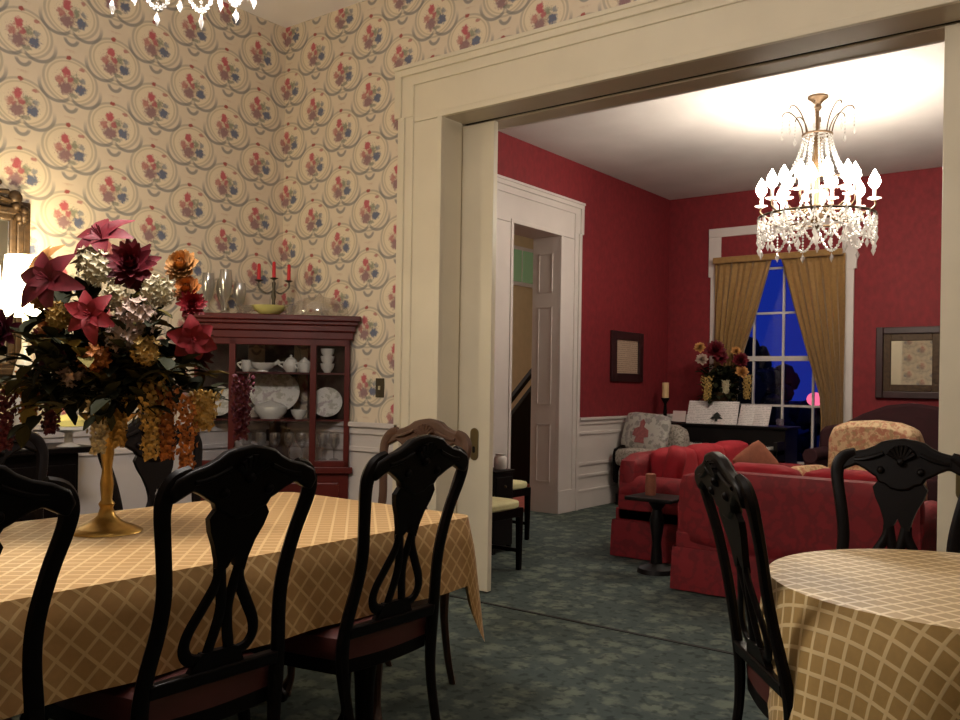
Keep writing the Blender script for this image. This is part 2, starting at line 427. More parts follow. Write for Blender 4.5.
mb = MB(); wall_quad(mb, (XR, YP), (XR, Y0), 0, ZD, 7, 7+YP-Y0); struct(mb.build('wall_right', M['paper'], smooth=False))
mb = MB(); wall_quad(mb, (XR, Y0), (XL, Y0), 0, ZD, 13.2, 20); struct(mb.build('wall_rear', M['paper'], smooth=False))
# wainscot: flat panel, cap rail, second moulding, baseboard
def wainscot(name, a, b, z, depth, m, second=None):
    """a, b: ends on the wall plane; depth = vector into the room"""
    a = Vector((*a, 0)); b = Vector((*b, 0)); d = Vector((*depth, 0)); L = (b-a).length; t = (b-a).normalized()
    mb = MB()
    def strip(z0, z1, th):
        n = len(mb.v); q = [a, b, b+d*th, a+d*th]
        mb.loops([[p+Vector((0, 0, z0)) for p in q], [p+Vector((0, 0, z1)) for p in q]])
    strip(0, z, .012); strip(z-.03, z, .045); strip(z-.075, z-.03, .026)
    for s2 in (second or []): strip(s2-.016, s2+.016, .026)
    strip(0, .17, .024); strip(.17, .195, .032)
    return struct(mb.build(name, m, smooth=False, bevel=.004))
wainscot('wall_left_wainscot', (XL, Y0), (XL, YP), RAIL, (1, 0), M['white'], [.82])
wainscot('wall_partition_wainscot', (XL, YP), (OL-.3, YP), RAIL, (0, -1), M['white'], [.82])
# partition body
struct(MB().span((XP-.4, YP+.02, 0), (OL-.02, YQ-.02, ZD)).span((OL-.02, YP+.02, OZ+.02), (OR+.02, YQ-.02, ZD)).span((OR+.02, YP+.02, 0), (XR, YQ-.02, ZD)).build('wall_partition_core', M['cream'], smooth=False))
mb = MB()
wall_quad(mb, (XP, YQ), (OL-.2, YQ), 0, ZP, 0, 1); wall_quad(mb, (OL-.2, YQ), (OR+.2, YQ), OZ+.1, ZP, 0, 1); wall_quad(mb, (OR+.2, YQ), (XR, YQ), 0, ZP, 0, 1)
struct(mb.build('wall_parlor_front', M['red'], smooth=False))

def casing(name, m, fn, x0, x1, ztop, wd, ear=.03, zear=.30, th=.03):
    """shouldered door casing around an opening x0..x1 x ztop in a local x,z plane; fn maps (x, depth, z) to the room"""
    mb = MB()
    def bar(xa, xb, za, zb, t):
        mb2 = MB().span((xa, 0, za), (xb, t, zb)); n = len(mb.v); mb.v += [Vector(fn(*p)) for p in mb2.v]
        for f in mb2.f: mb.face([n+i for i in f])
    zt = ztop+wd
    for sgn, xe in ((-1, x0), (1, x1)):
        X = lambda q: xe+sgn*q
        bar(X(.004), X(wd-.002), 0, ztop, th*.6)                     # flat
        bar(X(wd-.11), X(wd-.001), 0, zt-zear, th)                      # back band
        bar(X(wd-.05), X(wd), 0, zt-zear, th*1.5)
        bar(X(wd-.11), X(wd+ear), zt-zear, zt, th*1.02); bar(X(wd-.05+ear), X(wd+ear), zt-zear, zt, th*1.55)
        bar(X(-.001), X(.035), 0, ztop+.001, th*1.0)                  # inner bead
        bar(X(-.003), X(wd+.003), 0, .22, th*1.2)                        # plinth
    bar(x0-wd+.003, x1+wd-.003, ztop+.003, zt-.002, th*.58); bar(x0-wd-ear, x1+wd+ear, zt-.11, zt, th); bar(x0-wd-ear, x1+wd+ear, zt-.05, zt, th*1.6); bar(x0-wd-ear, x1+wd+ear, zt-.012, zt+.012, th*2)
    bar(x0-.035, x1+.035, ztop-.001, ztop+.035, th*1.01)
    return struct(mb.build(name, m, smooth=False, bevel=.004))
casing('trim_1', M['cream'], lambda x, d, z: (x, YP-d, z), OL, OR, OZ, .335)
casing('trim_2', M['white'], lambda x, d, z: (x, YQ+d, z), OL, OR, OZ, .30)
# jamb lining and soffit with the pocket slot
mb = MB()
mb.span((OL-.02, YP+.0, 0), (OL, 4.165, OZ)).span((OL-.02, 4.255, 0), (OL, YQ, OZ)); mb.span((OR, YP, 0), (OR+.02, 4.165, OZ)).span((OR, 4.255, 0), (OR+.02, YQ, OZ))
struct(mb.build('trim_3', M['cream'], smooth=False))
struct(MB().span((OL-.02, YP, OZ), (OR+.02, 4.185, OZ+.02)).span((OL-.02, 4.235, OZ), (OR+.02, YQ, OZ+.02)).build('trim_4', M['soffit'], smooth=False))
struct(MB().span((OL-.02, 4.185, OZ+.012), (OR+.02, 4.235, OZ+.02)).build('trim_5', M['black'], smooth=False))

def pocket_door(name, x0, x1, handle_x, panels=True):
    mb = MB().span((x0, 4.19, .01), (x1, 4.23, OZ-.01))
    d = struct(mb.build(name, M['cream'], smooth=False, bevel=.003))
    wd = x1-x0
    mb = MB()
    for z0, z1 in ((.25, .95), (1.12, 1.62), (1.72, OZ-.2)) if panels else ():
        for a0, a1 in ((x0+.0, x0+.012), (x1-.30, x1-.285)):
            mb.span((a0 if a0 > x0 else x0+.02, 4.187, z0), (a1 if a0 > x0 else x0+.032, 4.19, z1))
        mb.span((x0+.02, 4.187, z0), (x1-.285, 4.19, z0+.012)); mb.span((x0+.02, 4.187, z1-.012), (x1-.285, 4.19, z1))
    if panels: mb.build('panel_moulding', M['cream'], d, smooth=False)
    def pill(w_, z0, z1, n=8): return [(handle_x+w_*cos(pi*i/n), z1-w_+w_*sin(pi*i/n)) for i in range(n+1)]+[(handle_x-w_*cos(pi*i/n), z0+w_-w_*sin(pi*i/n)) for i in range(n+1)]
    h = MB().prism(pill(.030, .785, .98), 4.181, 4.19).build('handle_plate', M['plate'], d, smooth=False, bevel=.003)
    MB().prism(pill(.010, .83, .87), 4.1795, 4.182).build('keyhole', M['black'], h, smooth=False)
    return d
pocket_door('door_1', OL-.3, -3.115, -3.225)
pocket_door('door_2', -.72, OR+.3, -.62, False)

# parlor shell
D0, D1, DZ = 6.40, 7.20, 2.68        # side door in the parlor's left wall
def red_quad(mb, a, b, z0, z1): wall_quad(mb, a, b, z0, z1, 0, 1)
PR = .92
mb = MB(); red_quad(mb, (XP, YQ), (XP, D0), 0, ZP); red_quad(mb, (XP, D0), (XP, D1), DZ, ZP); red_quad(mb, (XP, D1), (XP, YB), 0, ZP)
struct(mb.build('wall_parlor_left', M['red'], smooth=False))
W0, W1, WZ0, WZ1 = -3.90, -2.58, .40, 2.95      # window opening
mb = MB(); red_quad(mb, (XP, YB), (W0, YB), 0, ZP); red_quad(mb, (W0, YB), (W1, YB), 0, WZ0); red_quad(mb, (W0, YB), (W1, YB), WZ1, ZP); red_quad(mb, (W1, YB), (XR, YB), 0, ZP)
struct(mb.build('wall_parlor_back', M['red'], smooth=False))
mb = MB(); red_quad(mb, (XR, YB), (XR, YQ), 0, ZP); struct(mb.build('wall_parlor_right', M['red'], smooth=False))
wainscot('wall_parlor_left_wainscot', (XP, D1+.38), (XP, YB), PR, (1, 0), M['white'], [.76, .45, .33])
wainscot('wall_parlor_left_wainscot', (XP, YQ), (XP, D0-.38), PR, (1, 0), M['white'], [.76, .45, .33])
wainscot('wall_parlor_back_wainscot', (XP, YB), (W0-.14, YB), PR, (0, -1), M['white'], [.76, .45])
wainscot('wall_parlor_back_wainscot', (W1+.14, YB), (XR, YB), PR, (0, -1), M['white'], [.76, .45])
casing('trim_6', M['white'], lambda x, d, z: (XP+d, x, z), D0, D1, DZ, .36)
# panelled jambs of the thick wall
XH = XP-.30
mb = MB().span((XH, D0-.03, 0), (XP, D0, DZ)).span((XH, D1, 0), (XP, D1+.03, DZ)).span((XH, D0-.03, DZ), (XP, D1+.03, DZ+.03))
for z0, z1 in ((.30, .86), (1.05, 2.0), (2.14, 2.52)):
    for y, s in ((D1, -1), (D0, 1)):
        for xa, xb, za, zb in ((XH+.07, XH+.08, z0, z1), (XP-.08, XP-.07, z0, z1), (XH+.07, XP-.07, z0, z0+.01), (XH+.07, XP-.07, z1-.01, z1)):
            mb.span((xa, y+s*.0, za), (xb, y+s*.007, zb))
struct(mb.build('trim_7', M['white'], smooth=False))
# hall beyond
struct(MB().span((-8.2, 4.4, -.12), (XH+.02, 12.4, 0)).build('floor_hall', M['rug'], smooth=False))
mb = MB()
red_quad(mb, (-8.0, 4.5), (-8.0, 12.3), 0, 3.6); red_quad(mb, (-8.0, 12.3), (XH, 12.3), 0, 3.6); red_quad(mb, (XH, 12.3), (XH, D1+.03), 0, 3.6)
red_quad(mb, (XH, D0-.03), (XH, 4.5), 0, 3.6); red_quad(mb, (XH, D0-.03), (XH, D1+.03), DZ+.03, 3.6); red_quad(mb, (XH, 4.5), (-8.0, 4.5), 0, 3.6)
struct(mb.build('wall_hall', M['hallwall'], smooth=False))
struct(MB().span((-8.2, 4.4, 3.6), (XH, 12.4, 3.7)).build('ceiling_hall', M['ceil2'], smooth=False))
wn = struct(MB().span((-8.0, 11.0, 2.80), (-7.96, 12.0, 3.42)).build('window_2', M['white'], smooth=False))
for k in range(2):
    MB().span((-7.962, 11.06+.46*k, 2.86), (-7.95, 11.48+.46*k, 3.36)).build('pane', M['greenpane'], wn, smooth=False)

# window in the parlor's back wall
mb = MB()
for sgn, xe in ((-1, W0), (1, W1)):
    mb.span((xe, YB-.03, WZ0-.3), (xe+sgn*.12, YB, 2.62)); mb.span((xe, YB-.035, 2.5), (xe+sgn*.145, YB, WZ1+.10))
    mb.span((xe-sgn*.0, YB, WZ0), (xe+sgn*.02, YB+.25, WZ1))
mb.span((W0-.145, YB-.04, WZ1), (W1+.145, YB, WZ1+.10)); mb.span((W0, YB, WZ1), (W1, YB+.25, WZ1+.02)); mb.span((W0-.12, YB-.05, WZ0-.04), (W1+.12, YB+.25, WZ0))
win = struct(mb.build('window_1', M['white'], smooth=False, bevel=.004))
mb = MB()
YW = YB+.16; rows = [WZ0, .98-.0, 1.56, 2.06, 2.56, WZ1]
for z in (WZ0+.03, 1.05, 2.08, 2.58, WZ1-.03): mb.span((W0, YW-.012, z-.012), (W1, YW+.012, z+.012))
mb.span((W0, YW-.03, 1.545), (W1, YW+.03, 1.60))
for i in range(5):
    x = W0+(W1-W0)*i/4; r_ = .02 if i in (0, 4) else .012; mb.span((x-r_, YW-.014, WZ0), (x+r_, YW+.014, WZ1))
mb.build('sash', M['white'], win, smooth=False)
MB().span((W0, YW-.002, WZ0), (W1, YW+.002, WZ1)).build('pane', M['pane'], win, smooth=False)

# ------------------------------------------------------------------ dining chairs
def rake(z): return -.20*max(0, z-.48) - .06*max(0, z-.85)
def make_chair(wood, seatm, label, wide=1.0):
    t = thing('dining_chair', label, 'chair')
    # seat frame and cushion, front towards +y
    def seat_outline(z, gx=0.0, n=24):
        out = []
        for i in range(n):
            a = 2*pi*i/n; cx, sy = cos(a), sin(a)
            k = 1/max(abs(cx), abs(sy)); k = 1+(k-1)*.72
            y = sy*k*.225+.225; wx = .205+(y/.45)*.055
            out.append((cx*k*(wx+gx)*wide, y+(gx if sy > 0 else -gx*.3)*abs(sy), z))
        return out
    mb = MB(); mb.loops([seat_outline(.385), seat_outline(.415, .004), seat_outline(.430, .002)])
    mb.build('seat_frame', wood, t, bevel=.004)
    mb = MB(); mb.loops([seat_outline(.424, .000), seat_outline(.455, .008), seat_outline(.492, .002), seat_outline(.507, -.025), seat_outline(.510, -.07), seat_outline(.515, -.14)])
    mb.build('seat_cushion', seatm, t)
    W = wide
    # back legs with the stiles above them: one bowed member each side
    for s in (-1, 1):
        p = [(.165, -.10, 0), (.175, -.055, .12), (.188, -.01, .30), (.200, .0, .44), (.196, 0, .54), (.178, 0, .66), (.176, 0, .75), (.192, 0, .85), (.212, 0, .94), (.212, 0, .985), (.192, 0, 1.018), (.155, 0, 1.033)]
        pts = [(s*x*W, y+rake(z), z) for x, y, z in p]
        r = [.016, .017, .019, .023, .022, .021, .021, .021, .022, .024, .024, .020]
        MB().tube(spline(pts, 4), splr(r, 4), 8, (1, .72)).build('back_leg', wood, t)
    # crest rail: serpentine yoke with carved shell and eared ends
    top = [(.205, .965), (.216, .995), (.200, 1.023), (.163, 1.040), (.122, 1.050), (.092, 1.064), (.070, 1.080), (.04, 1.088), (0, 1.094)]
    low = [(0, .91), (.03, .915), (.05, .93), (.072, .936), (.082, .955), (.095, .962), (.12, .978), (.15, .992), (.178, .978)]
    half = low+top
    outl = [(x*W, z) for x, z in low]+[(x*W, z) for x, z in top[:-1]]+[(0, 1.094)]+[(-x*W, z) for x, z in reversed(top[:-1])]+[(-x*W, z) for x, z in reversed(low[1:])]
    mb = MB(); mb.prism(outl, -.016, .016); mb.xf(lambda p: (p.x, p.y+rake(p.z)-.9*(p.x**2)*.25, p.z))
    cr = mb.build('crest_rail', wood, t, bevel=.008)
    mb = MB()
    for face in (-1, 1):
        for i in range(7):
            a = radians(-60+20*i); mb.tube([(sin(a)*.012, face*.018, 1.02), (sin(a)*.05, face*.022, 1.018+cos(a)*.052)], [.005, .010], 6)
        for s in (-1, 1):
            mb.tube(spline([(s*.06, face*.019, 1.04), (s*.095, face*.020, 1.025), (s*.13, face*.018, 1.015), (s*.155, face*.016, 1.012)], 3), .007, 6)
            mb.ball((s*.065, face*.016, .98), .013)
        mb.ball((0, face*.02, 1.012), .014)
    mb.xf(lambda p: (p.x*W, p.y+rake(p.z)-.9*(p.x**2)*.25, p.z)); mb.build('carved_shell', wood, cr)
    # pierced vase splat
    mb = MB()
    mb.prism([(.040, .775), (.046, .81), (.060, .85), (.078, .885), (.088, .918), (.07, .945), (-.07, .945), (-.088, .918), (-.078, .885), (-.060, .85), (-.046, .81), (-.040, .775), (-.012, .79), (0, .815), (.012, .79)], -.009, .009)
    for s in (-1, 1):
        loop = [(s*.030, 0, .79), (s*.034, 0, .75), (s*.066, 0, .69), (s*.094, 0, .64), (s*.102, 0, .60), (s*.085, 0, .57), (s*.05, 0, .56), (s*.02, 0, .56)]
        mb.tube(spline(loop, 4), .0165, 8, (1, .5))
        inner = [(s*.028, 0, .79), (s*.020, 0, .75), (s*.010, 0, .69), (s*.018, 0, .63), (s*.030, 0, .58), (s*.032, 0, .55)]
        mb.tube(spline(inner, 4), .0165, 8, (1, .5))
    mb.prism([(-.085, .522), (.085, .522), (.07, .55), (.05, .578), (-.05, .578), (-.07, .55)], -.010, .010)
    mb.xf(lambda p: (p.x*W, p.y+rake(p.z), p.z)); mb.build('splat', wood, t, bevel=0)
    mb = MB(); mb.span((-.19*W, -.016, .495), (.19*W, .016, .532)); mb.xf(lambda p: (p.x, p.y+rake(p.z), p.z)); mb.build('lower_rail', wood, t, bevel=.006)
    # cabriole front legs
    for s in (-1, 1):
        p = [(.215, .40, .44), (.235, .425, .37), (.236, .432, .30), (.222, .415, .18), (.218, .41, .08), (.226, .425, .035), (.230, .432, .018), (.230, .432, 0)]
        MB().tube(spline([(s*x*W, y, z) for x, y, z in p], 4), splr([.036, .036, .030, .019, .015, .024, .030, .026], 4), 8).build('front_leg', wood, t)
    mb = MB(); mb.prism([(-.2*W, .41), (-.13*W, .385), (-.06*W, .36), (0, .375), (.06*W, .36), (.13*W, .385), (.2*W, .41)], .425, .445); mb.build('apron', wood, t)
    return t
ch = make_chair(M['dark'], M['leather'], 'dark carved dining chair at left table, the middle of the three backs facing us')
ch.location = (-1.86, 1.355, 0); ch.rotation_euler = (0, 0, pi/2)
def put(x, y, rz, label, group, zs=1.0):
    c = dup(ch, (x, y, 0), rz, label, group); c.scale = (1, 1, zs); return c
G1 = 'dark dining chairs along the near side of the left table'
ch['group'] = G1
put(-1.86, 2.0, pi/2, 'dark carved dining chair nearest the free corner of the left gold tablecloth', G1)
put(-1.86, .71, pi/2, 'dark carved dining chair before the left table, cut by the left picture edge', G1)
G2 = 'dark dining chairs along the far side of the left table'
put(-3.12, 2.04, -pi/2, 'dark dining chair on the far side of the left table, before the corner cabinet', G2)
put(-3.12, 1.38, -pi/2, 'dark dining chair on the far side of the left table, before the sideboard', G2)
G3 = 'dark dining chairs around the right table'
put(-.81, 2.328, radians(-52), 'dark carved dining chair seen from its narrow side, left of the right table', G3, .985)
put(-.69, 3.24, radians(180), 'dark carved dining chair on the far side of the right table', G3, .985)
put(.04, 3.20, radians(146), 'dark dining chair beyond the right table, cut off by the right edge of the photo', G3, .955)
ec = make_chair(M['brown'], M['leather'], 'brown carved dining chair at the far end of the left table, facing us', 1.08)
ec.location = (-2.47, 2.75, 0); ec.rotation_euler = (0, 0, pi)

# ------------------------------------------------------------------ tables and cloths
def rrect(x0, x1, y0, y1, r, n=8, step=.05):
    pts = []      # (point, normal)
    corners = [((x1-r, y1-r), 0), ((x0+r, y1-r), pi/2), ((x0+r, y0+r), pi), ((x1-r, y0+r), 3*pi/2)]
    for k, ((cx, cy), a0) in enumerate(corners):
        for i in range(n+1):
            a = a0+pi/2*i/n; pts.append((Vector((cx+r*cos(a), cy+r*sin(a), 0)), Vector((cos(a), sin(a), 0))))
        (nx, ny), a1 = corners[(k+1) % 4]; a = a0+pi/2
        p0 = Vector((cx+r*cos(a), cy+r*sin(a), 0)); p1 = Vector((nx+r*cos(a), ny+r*sin(a), 0)); m_ = max(1, int((p1-p0).length/step))
        for i in range(1, m_): pts.append((p0.lerp(p1, i/m_), Vector((cos(a), sin(a), 0))))
    return pts
def cloth(name, ring, ztop, drop, flare, m, cuv, rotuv=0, rows=9):
    """ring: [(p, n)], drop/flare: functions of index returning metres"""
    mb = MB(); N = len(ring); c = Vector(cuv)
    rows_p = []; rows_uv = []
    cr, sr = cos(rotuv), sin(rotuv)
    def UV(p): q = p-c; return (q.x*cr-q.y*sr, q.x*sr+q.y*cr)
    for f in (.0, .35, .7, .93):
        rows_p.append([c*(1-f)+p*f+Vector((0, 0, ztop+.004)) for p, n in ring]); rows_uv.append([UV(c*(1-f)+p*f) for p, n in ring])
    rows_p.append([p+Vector((0, 0, ztop+.002)) for p, n in ring]); rows_uv.append([UV(p) for p, n in ring])
    for k in range(1, rows+1):
        t = k/rows; rp, ru = [], []
        for i, (p, n) in enumerate(ring):
            D = drop(i); s = D*t; off = .012*min(1, t*4)+flare(i, t)
            rp.append(p+n*off+Vector((0, 0, ztop-s))); ru.append(UV(p+n*(s+.01)))
        rows_p.append(rp); rows_uv.append(ru)
    n0 = len(mb.v)
    for r in rows_p: mb.v += [Vector(p) for p in r]
    for a in range(len(rows_p)-1):
        for j in range(N):
            j2 = (j+1) % N
            mb.face((n0+a*N+j, n0+a*N+j2, n0+(a+1)*N+j2, n0+(a+1)*N+j), [rows_uv[a][j], rows_uv[a][j2], rows_uv[a+1][j2], rows_uv[a+1][j]])
    o = mb.build(name, m); return o
# left table
TX0, TX1, TY0, TY1, TZ = -3.0, -1.96, -.35, 2.56, .745
t = thing('dining_table', 'long dark dining table under the gold cloth at left, with the flower stand', 'table', (-2.48, 1.1, 0))
MB().span((TX0+.03+2.48, TY0+.03-1.1, TZ-.03), (TX1-.03+2.48, TY1-.03-1.1, TZ-.001)).build('tabletop', M['dark'], t, smooth=False, bevel=.006)
for sx in (-1, 1):
    for y in (TY0+.35, TY1-.38):
        MB().lathe([(.05, 0), (.03, .05), (.035, .2), (.055, .4), (.035, .5), (.05, .58), (.05, .714)], (sx*.34, y-1.1, 0), 12).build('leg', M['dark'], t)
ring = rrect(TX0, TX1, TY0, TY1, .07, 10, .04)
def lt_drop(i):
    p, n = ring[i]; d = .24
    c_ = abs(n.x*n.y)*2
    return d+.22*c_**.7
def lt_flare(i, t):
    p, n = ring[i]; c_ = (abs(n.x*n.y)*2)
    return t*(.015+.008*sin(p.y*17+p.x*13)+.05*c_)
o = cloth('tablecloth', ring, TZ+.016, lt_drop, lt_flare, M['gold_cloth'], (-2.48, 1.1, 0))
tag(o, 'gold diamond-lattice tablecloth on the long left table under the flower arrangement', 'tablecloth')
# right table
RC = Vector((-.375, 2.62, 0)); RR = .50; TZ2 = .722
t = thing('round_dining_table', 'dark round pedestal table under the square-lattice gold cloth at right', 'table', RC)
MB().lathe([(RR-.03, TZ2-.03), (RR-.01, TZ2-.02), (RR-.02, TZ2-.001)], (0, 0, 0), 40).build('tabletop', M['dark'], t)
MB().lathe([(.05, .08), (.09, .16), (.05, .28), (.075, .42), (.045, .55), (.09, TZ2-.031)], (0, 0, 0), 14).build('pedestal', M['dark'], t)
for k in range(4):
    a = k*pi/2+.4; MB().tube(spline([(cos(a)*r, sin(a)*r, z) for r, z in ((.04, .16), (.14, .12), (.24, .05), (.30, .02))], 4), .022, 8).build('leg', M['dark'], t)
NR = 120; AO = radians(108)
ring2 = [(RC+Vector((cos(2*pi*i/NR)*RR, sin(2*pi*i/NR)*RR, 0)), Vector((cos(2*pi*i/NR), sin(2*pi*i/NR), 0))) for i in range(NR)]
def sq(i):
    a = 2*pi*i/NR-AO; return max(abs(cos(a)), abs(sin(a)))          # 1 mid-side .. .707 corner
def rt_drop(i): return min(.42, .775/max(.72, sq(i))-RR)
def rt_flare(i, t):
    a = 2*pi*i/NR; k = (1-sq(i))/.293
    return t*(.008+.075*k+.014*sin(a*11+.6)*(1-.3*k))
o = cloth('tablecloth', ring2, TZ2+.016, rt_drop, rt_flare, M['gold_cloth2'], RC, -radians(243))
tag(o, 'gold square-lattice tablecloth draped in folds over the round right table', 'tablecloth')

# ------------------------------------------------------------------ flowers
def star_flower(c, d, L, W, n=6, curl=-.5, open_=.9):
    mb = MB(); d = Vector(d).normalized(); a = d.orthogonal().normalized(); b = d.cross(a)
    for i in range(n):
        th = 2*pi*i/n+random.uniform(-.15, .15); rad = a*cos(th)+b*sin(th)
        mb.petal(c, d*(1-open_)+rad*open_+d*.35, d, L*random.uniform(.85, 1.12), W, curl)
    for i in range(5):
        th = 2*pi*i/5; mb.tube([Vector(c), Vector(c)+d*L*.5+(a*cos(th)+b*sin(th))*L*.12], [.0015, .0025], 5)
    return mb
def full_flower(c, d, R, n=44, W=.4):
    mb = MB(); d = Vector(d).normalized(); a = d.orthogonal().normalized(); b = d.cross(a)
    for i in range(n):
        f = (i+.5)/n; el = (1-f)*1.45-.12; th = i*2.39996; rad = a*cos(th)+b*sin(th)
        dr = d*sin(el)+rad*cos(el); mb.petal(Vector(c)-d*R*.12, dr, d, R*(.65+.35*f), R*W, .25, 3)
    return mb
def floret_ball(c, R, n=130, s=.0085, squash=1.0):
    mb = MB()
    for i in range(n):
        z = 1-2*(i+.5)/n; th = i*2.39996; r = sqrt(max(0, 1-z*z)); d = Vector((r*cos(th), r*sin(th), z))
        p = Vector(c)+Vector((d.x*R, d.y*R, d.z*R*squash))*random.uniform(.55, 1.2)
        a = d.orthogonal().normalized(); b = d.cross(a)
        for k in range(4):
            t_ = pi/2*k+i; mb.petal(p, a*cos(t_)+b*sin(t_)+d*.25, d, s*1.4, s*.8, .45, 2)
    return mb
def hanging(c, L, R, n=120, s=.0125):
    mb = MB(); c = Vector(c)
    mb.tube([c, c+Vector((0, 0, -L))], .002, 5)
    for i in range(n):
        f = i/n; th = i*2.39996; rr = R*(1-.55*f)*random.uniform(.3, 1.2)
        p = c+Vector((rr*cos(th), rr*sin(th), -L*f)); d = Vector((cos(th), sin(th), -.2)).normalized(); a = d.orthogonal().normalized(); b = d.cross(a)
        for k in range(3):
            t_ = 2*pi*k/3+i; mb.petal(p, a*cos(t_)+b*sin(t_)+d*.4, d, s, s*.9, .3, 2)
    return mb
def sprig(p0, p1, n=7, L=.06, W=.028):
    mb = MB(); p0 = Vector(p0); p1 = Vector(p1); ax = (p1-p0); mid = p0.lerp(p1, .5)+Vector((0, 0, .15*ax.length))
    pts = bez(p0, p0.lerp(mid, .8), mid, p1, 8); mb.tube(pts, .0022, 5)
    for i in range(n):
        p = pts[min(8, int(2+6.5*i/n))]; t_ = ax.normalized(); s = Vector((random.uniform(-1, 1), random.uniform(-1, 1), random.uniform(-.6, .8)))
        mb.petal(p, t_*.5+s, Vector((0, 0, 1)), L*random.uniform(.7, 1.2), W, -.3, 3)
    return mb
S = .00314
def P(x, y, dep=0): return Vector(((x-107)*S, dep, (530-y)*S))
arr = thing('flower_arrangement', 'tall silk flower arrangement with red lilies in a slim gold stand on the left table', 'flowers', (-2.60, 1.49, .766), YAW)
mb = MB(); mb.lathe([(.108, 0), (.105, .006), (.085, .016), (.05, .03), (.026, .052), (.019, .075), (.024, .088), (.016, .10), (.02, .15), (.014, .20), (.02, .25), (.016, .29), (.03, .315), (.06, .345), (.085, .37), (.08, .372), (.02, .35)], (0, 0, 0), 24, wob=lambda a, z: .06*sin(a*8+z*60) if .1 < z < .3 else .02*cos(a*12))
mb.build('stand', M['gold'], arr)
for c, d, L, W, m in [(P(103, 240, -.03), (-.2, -.8, .75), .125, .062, 'f_crimson'), (P(66, 284, -.12), (-.2, -1, .15), .12, .065, 'f_crimson'), (P(112, 318, -.17), (.1, -1, .1), .095, .05, 'f_red'),
                      (P(52, 268, -.06), (-.5, -.8, .5), .09, .05, 'f_peach'), (P(198, 338, -.08), (.5, -1, -.1), .08, .065, 'f_red'), (P(84, 262, .05), (-.4, .2, 1), .08, .045, 'f_crimson'), (P(70, 355, -.1), (-.2, -1, -.2), .085, .05, 'f_maroon')]:
    star_flower(c, d, L*.84, W*.95, 6, -.75).build('lily', M[m], arr)
for c, d, R, m in [(P(138, 266, -.08), (.1, -1, .3), .09, 'f_crimson'), (P(8, 332, -.05), (-.3, -1, .2), .075, 'f_maroon'), (P(195, 303, -.06), (.5, -1, .2), .05, 'f_red'), (P(120, 280, .1), (.3, .6, 1), .07, 'f_crimson'), (P(30, 340, .1), (-.6, .6, .6), .07, 'f_crimson'), (P(185, 350, .1), (.6, .6, .5), .07, 'f_maroon')]:
    full_flower(c, d, R).build('dahlia', M[m], arr)
for c, R, m in [(P(180, 264, -.02), .058, 'f_peach'), (P(188, 288, -.04), .048, 'f_orange'), (P(48, 296, -.03), .055, 'f_peach'), (P(60, 330, -.08), .04, 'f_orange')]:
    full_flower(c, (random.uniform(-.3, .3), -1, .4), R, 80, .7).build('carnation', M[m], arr)
for c, R, m in [(P(150, 318, -.14), .05, 'f_mauve'), (P(164, 292, -.08), .038, 'f_cream'), (P(108, 272, -.10), .045, 'f_cream'), (P(95, 262, -.06), .032, 'f_cream'), (P(115, 358, -.16), .036, 'f_orange'), (P(140, 338, -.15), .038, 'f_mauve'), (P(90, 372, -.14), .032, 'f_mauve'), (P(128, 300, -.12), .028, 'f_cream'), (P(75, 318, -.12), .03, 'f_yellow'), (P(160, 350, -.14), .034, 'f_yellow')]:
    floret_ball(c, R, 70, .012).build('white_blossom' if m in ('f_cream', 'f_mauve') else 'small_blossom', M[m], arr)
for c, L, R, m in [(P(112, 385, -.10), .20, .04, 'f_cream'), (P(160, 378, -.09), .24, .036, 'f_yellow'), (P(172, 385, -.05), .22, .034, 'f_orange'), (P(192, 392, -.06), .24, .036, 'f_orange'), (P(206, 388, -.03), .12, .045, 'f_yellow'), (P(240, 372, 0), .20, .032, 'f_maroon'), (P(10, 385, -.04), .20, .04, 'f_maroon'), (P(28, 370, 0), .16, .036, 'f_orange'), (P(45, 385, .03), .15, .032, 'f_maroon'), (P(125, 392, -.06), .16, .03, 'f_yellow')]:
    hanging(c, L, R).build('hanging_blossom', M[m], arr)
for i in range(110):
    th = random.uniform(0, 2*pi); el = random.uniform(-.75, 1.35); R = random.uniform(.16, .38)
    c0 = Vector((0, 0, .40)); e1 = c0+Vector((cos(th)*cos(el)*R*1.05, sin(th)*cos(el)*R*.8, .10+sin(el)*R*.8))
    sprig(c0+Vector((cos(th)*.05, sin(th)*.05, .02)), e1, 10, .075, .046).build('leaf_sprig', M['leafy'] if i % 6 == 0 else M['leaf'], arr)
for i in range(6):
    e1 = P(150+i*9, 362+(i % 2)*10, -.12); sprig(Vector((.04, -.03, .46)), e1, 8, .05, .026).build('leaf_sprig', M['leafy'], arr)
# on the piano
S2 = .0108
pa = thing('flower_arrangement', 'silk flower arrangement with red and peach roses on the black piano before the window', 'flowers', (-3.74, 9.27, .848), YAW)
def Q(x, y, dep=0): return Vector(((x-722)*S2, dep, .20+(405-y)*S2))
MB().lathe([(.08, 0), (.05, .03), (.05, .14), (.09, .26), (.11, .34), (.09, .34)], (0, 0, 0), 18).build('vase', M['brass'], pa)
for c, R, m in [(Q(715, 349, -.03), .10, 'f_crimson'), (Q(699, 347, -.03), .055, 'f_peach'), (Q(736, 350, -.02), .05, 'f_peach'), (Q(740, 359, -.05), .08, 'f_crimson'), (Q(741, 371, -.07), .065, 'f_peach'), (Q(701, 359, -.05), .06, 'f_mauve'), (Q(722, 356, .05), .08, 'f_crimson')]:
    full_flower(c, (random.uniform(-.4, .4), -1, .4), R*1.25, 40, .6).build('rose', M[m], pa)
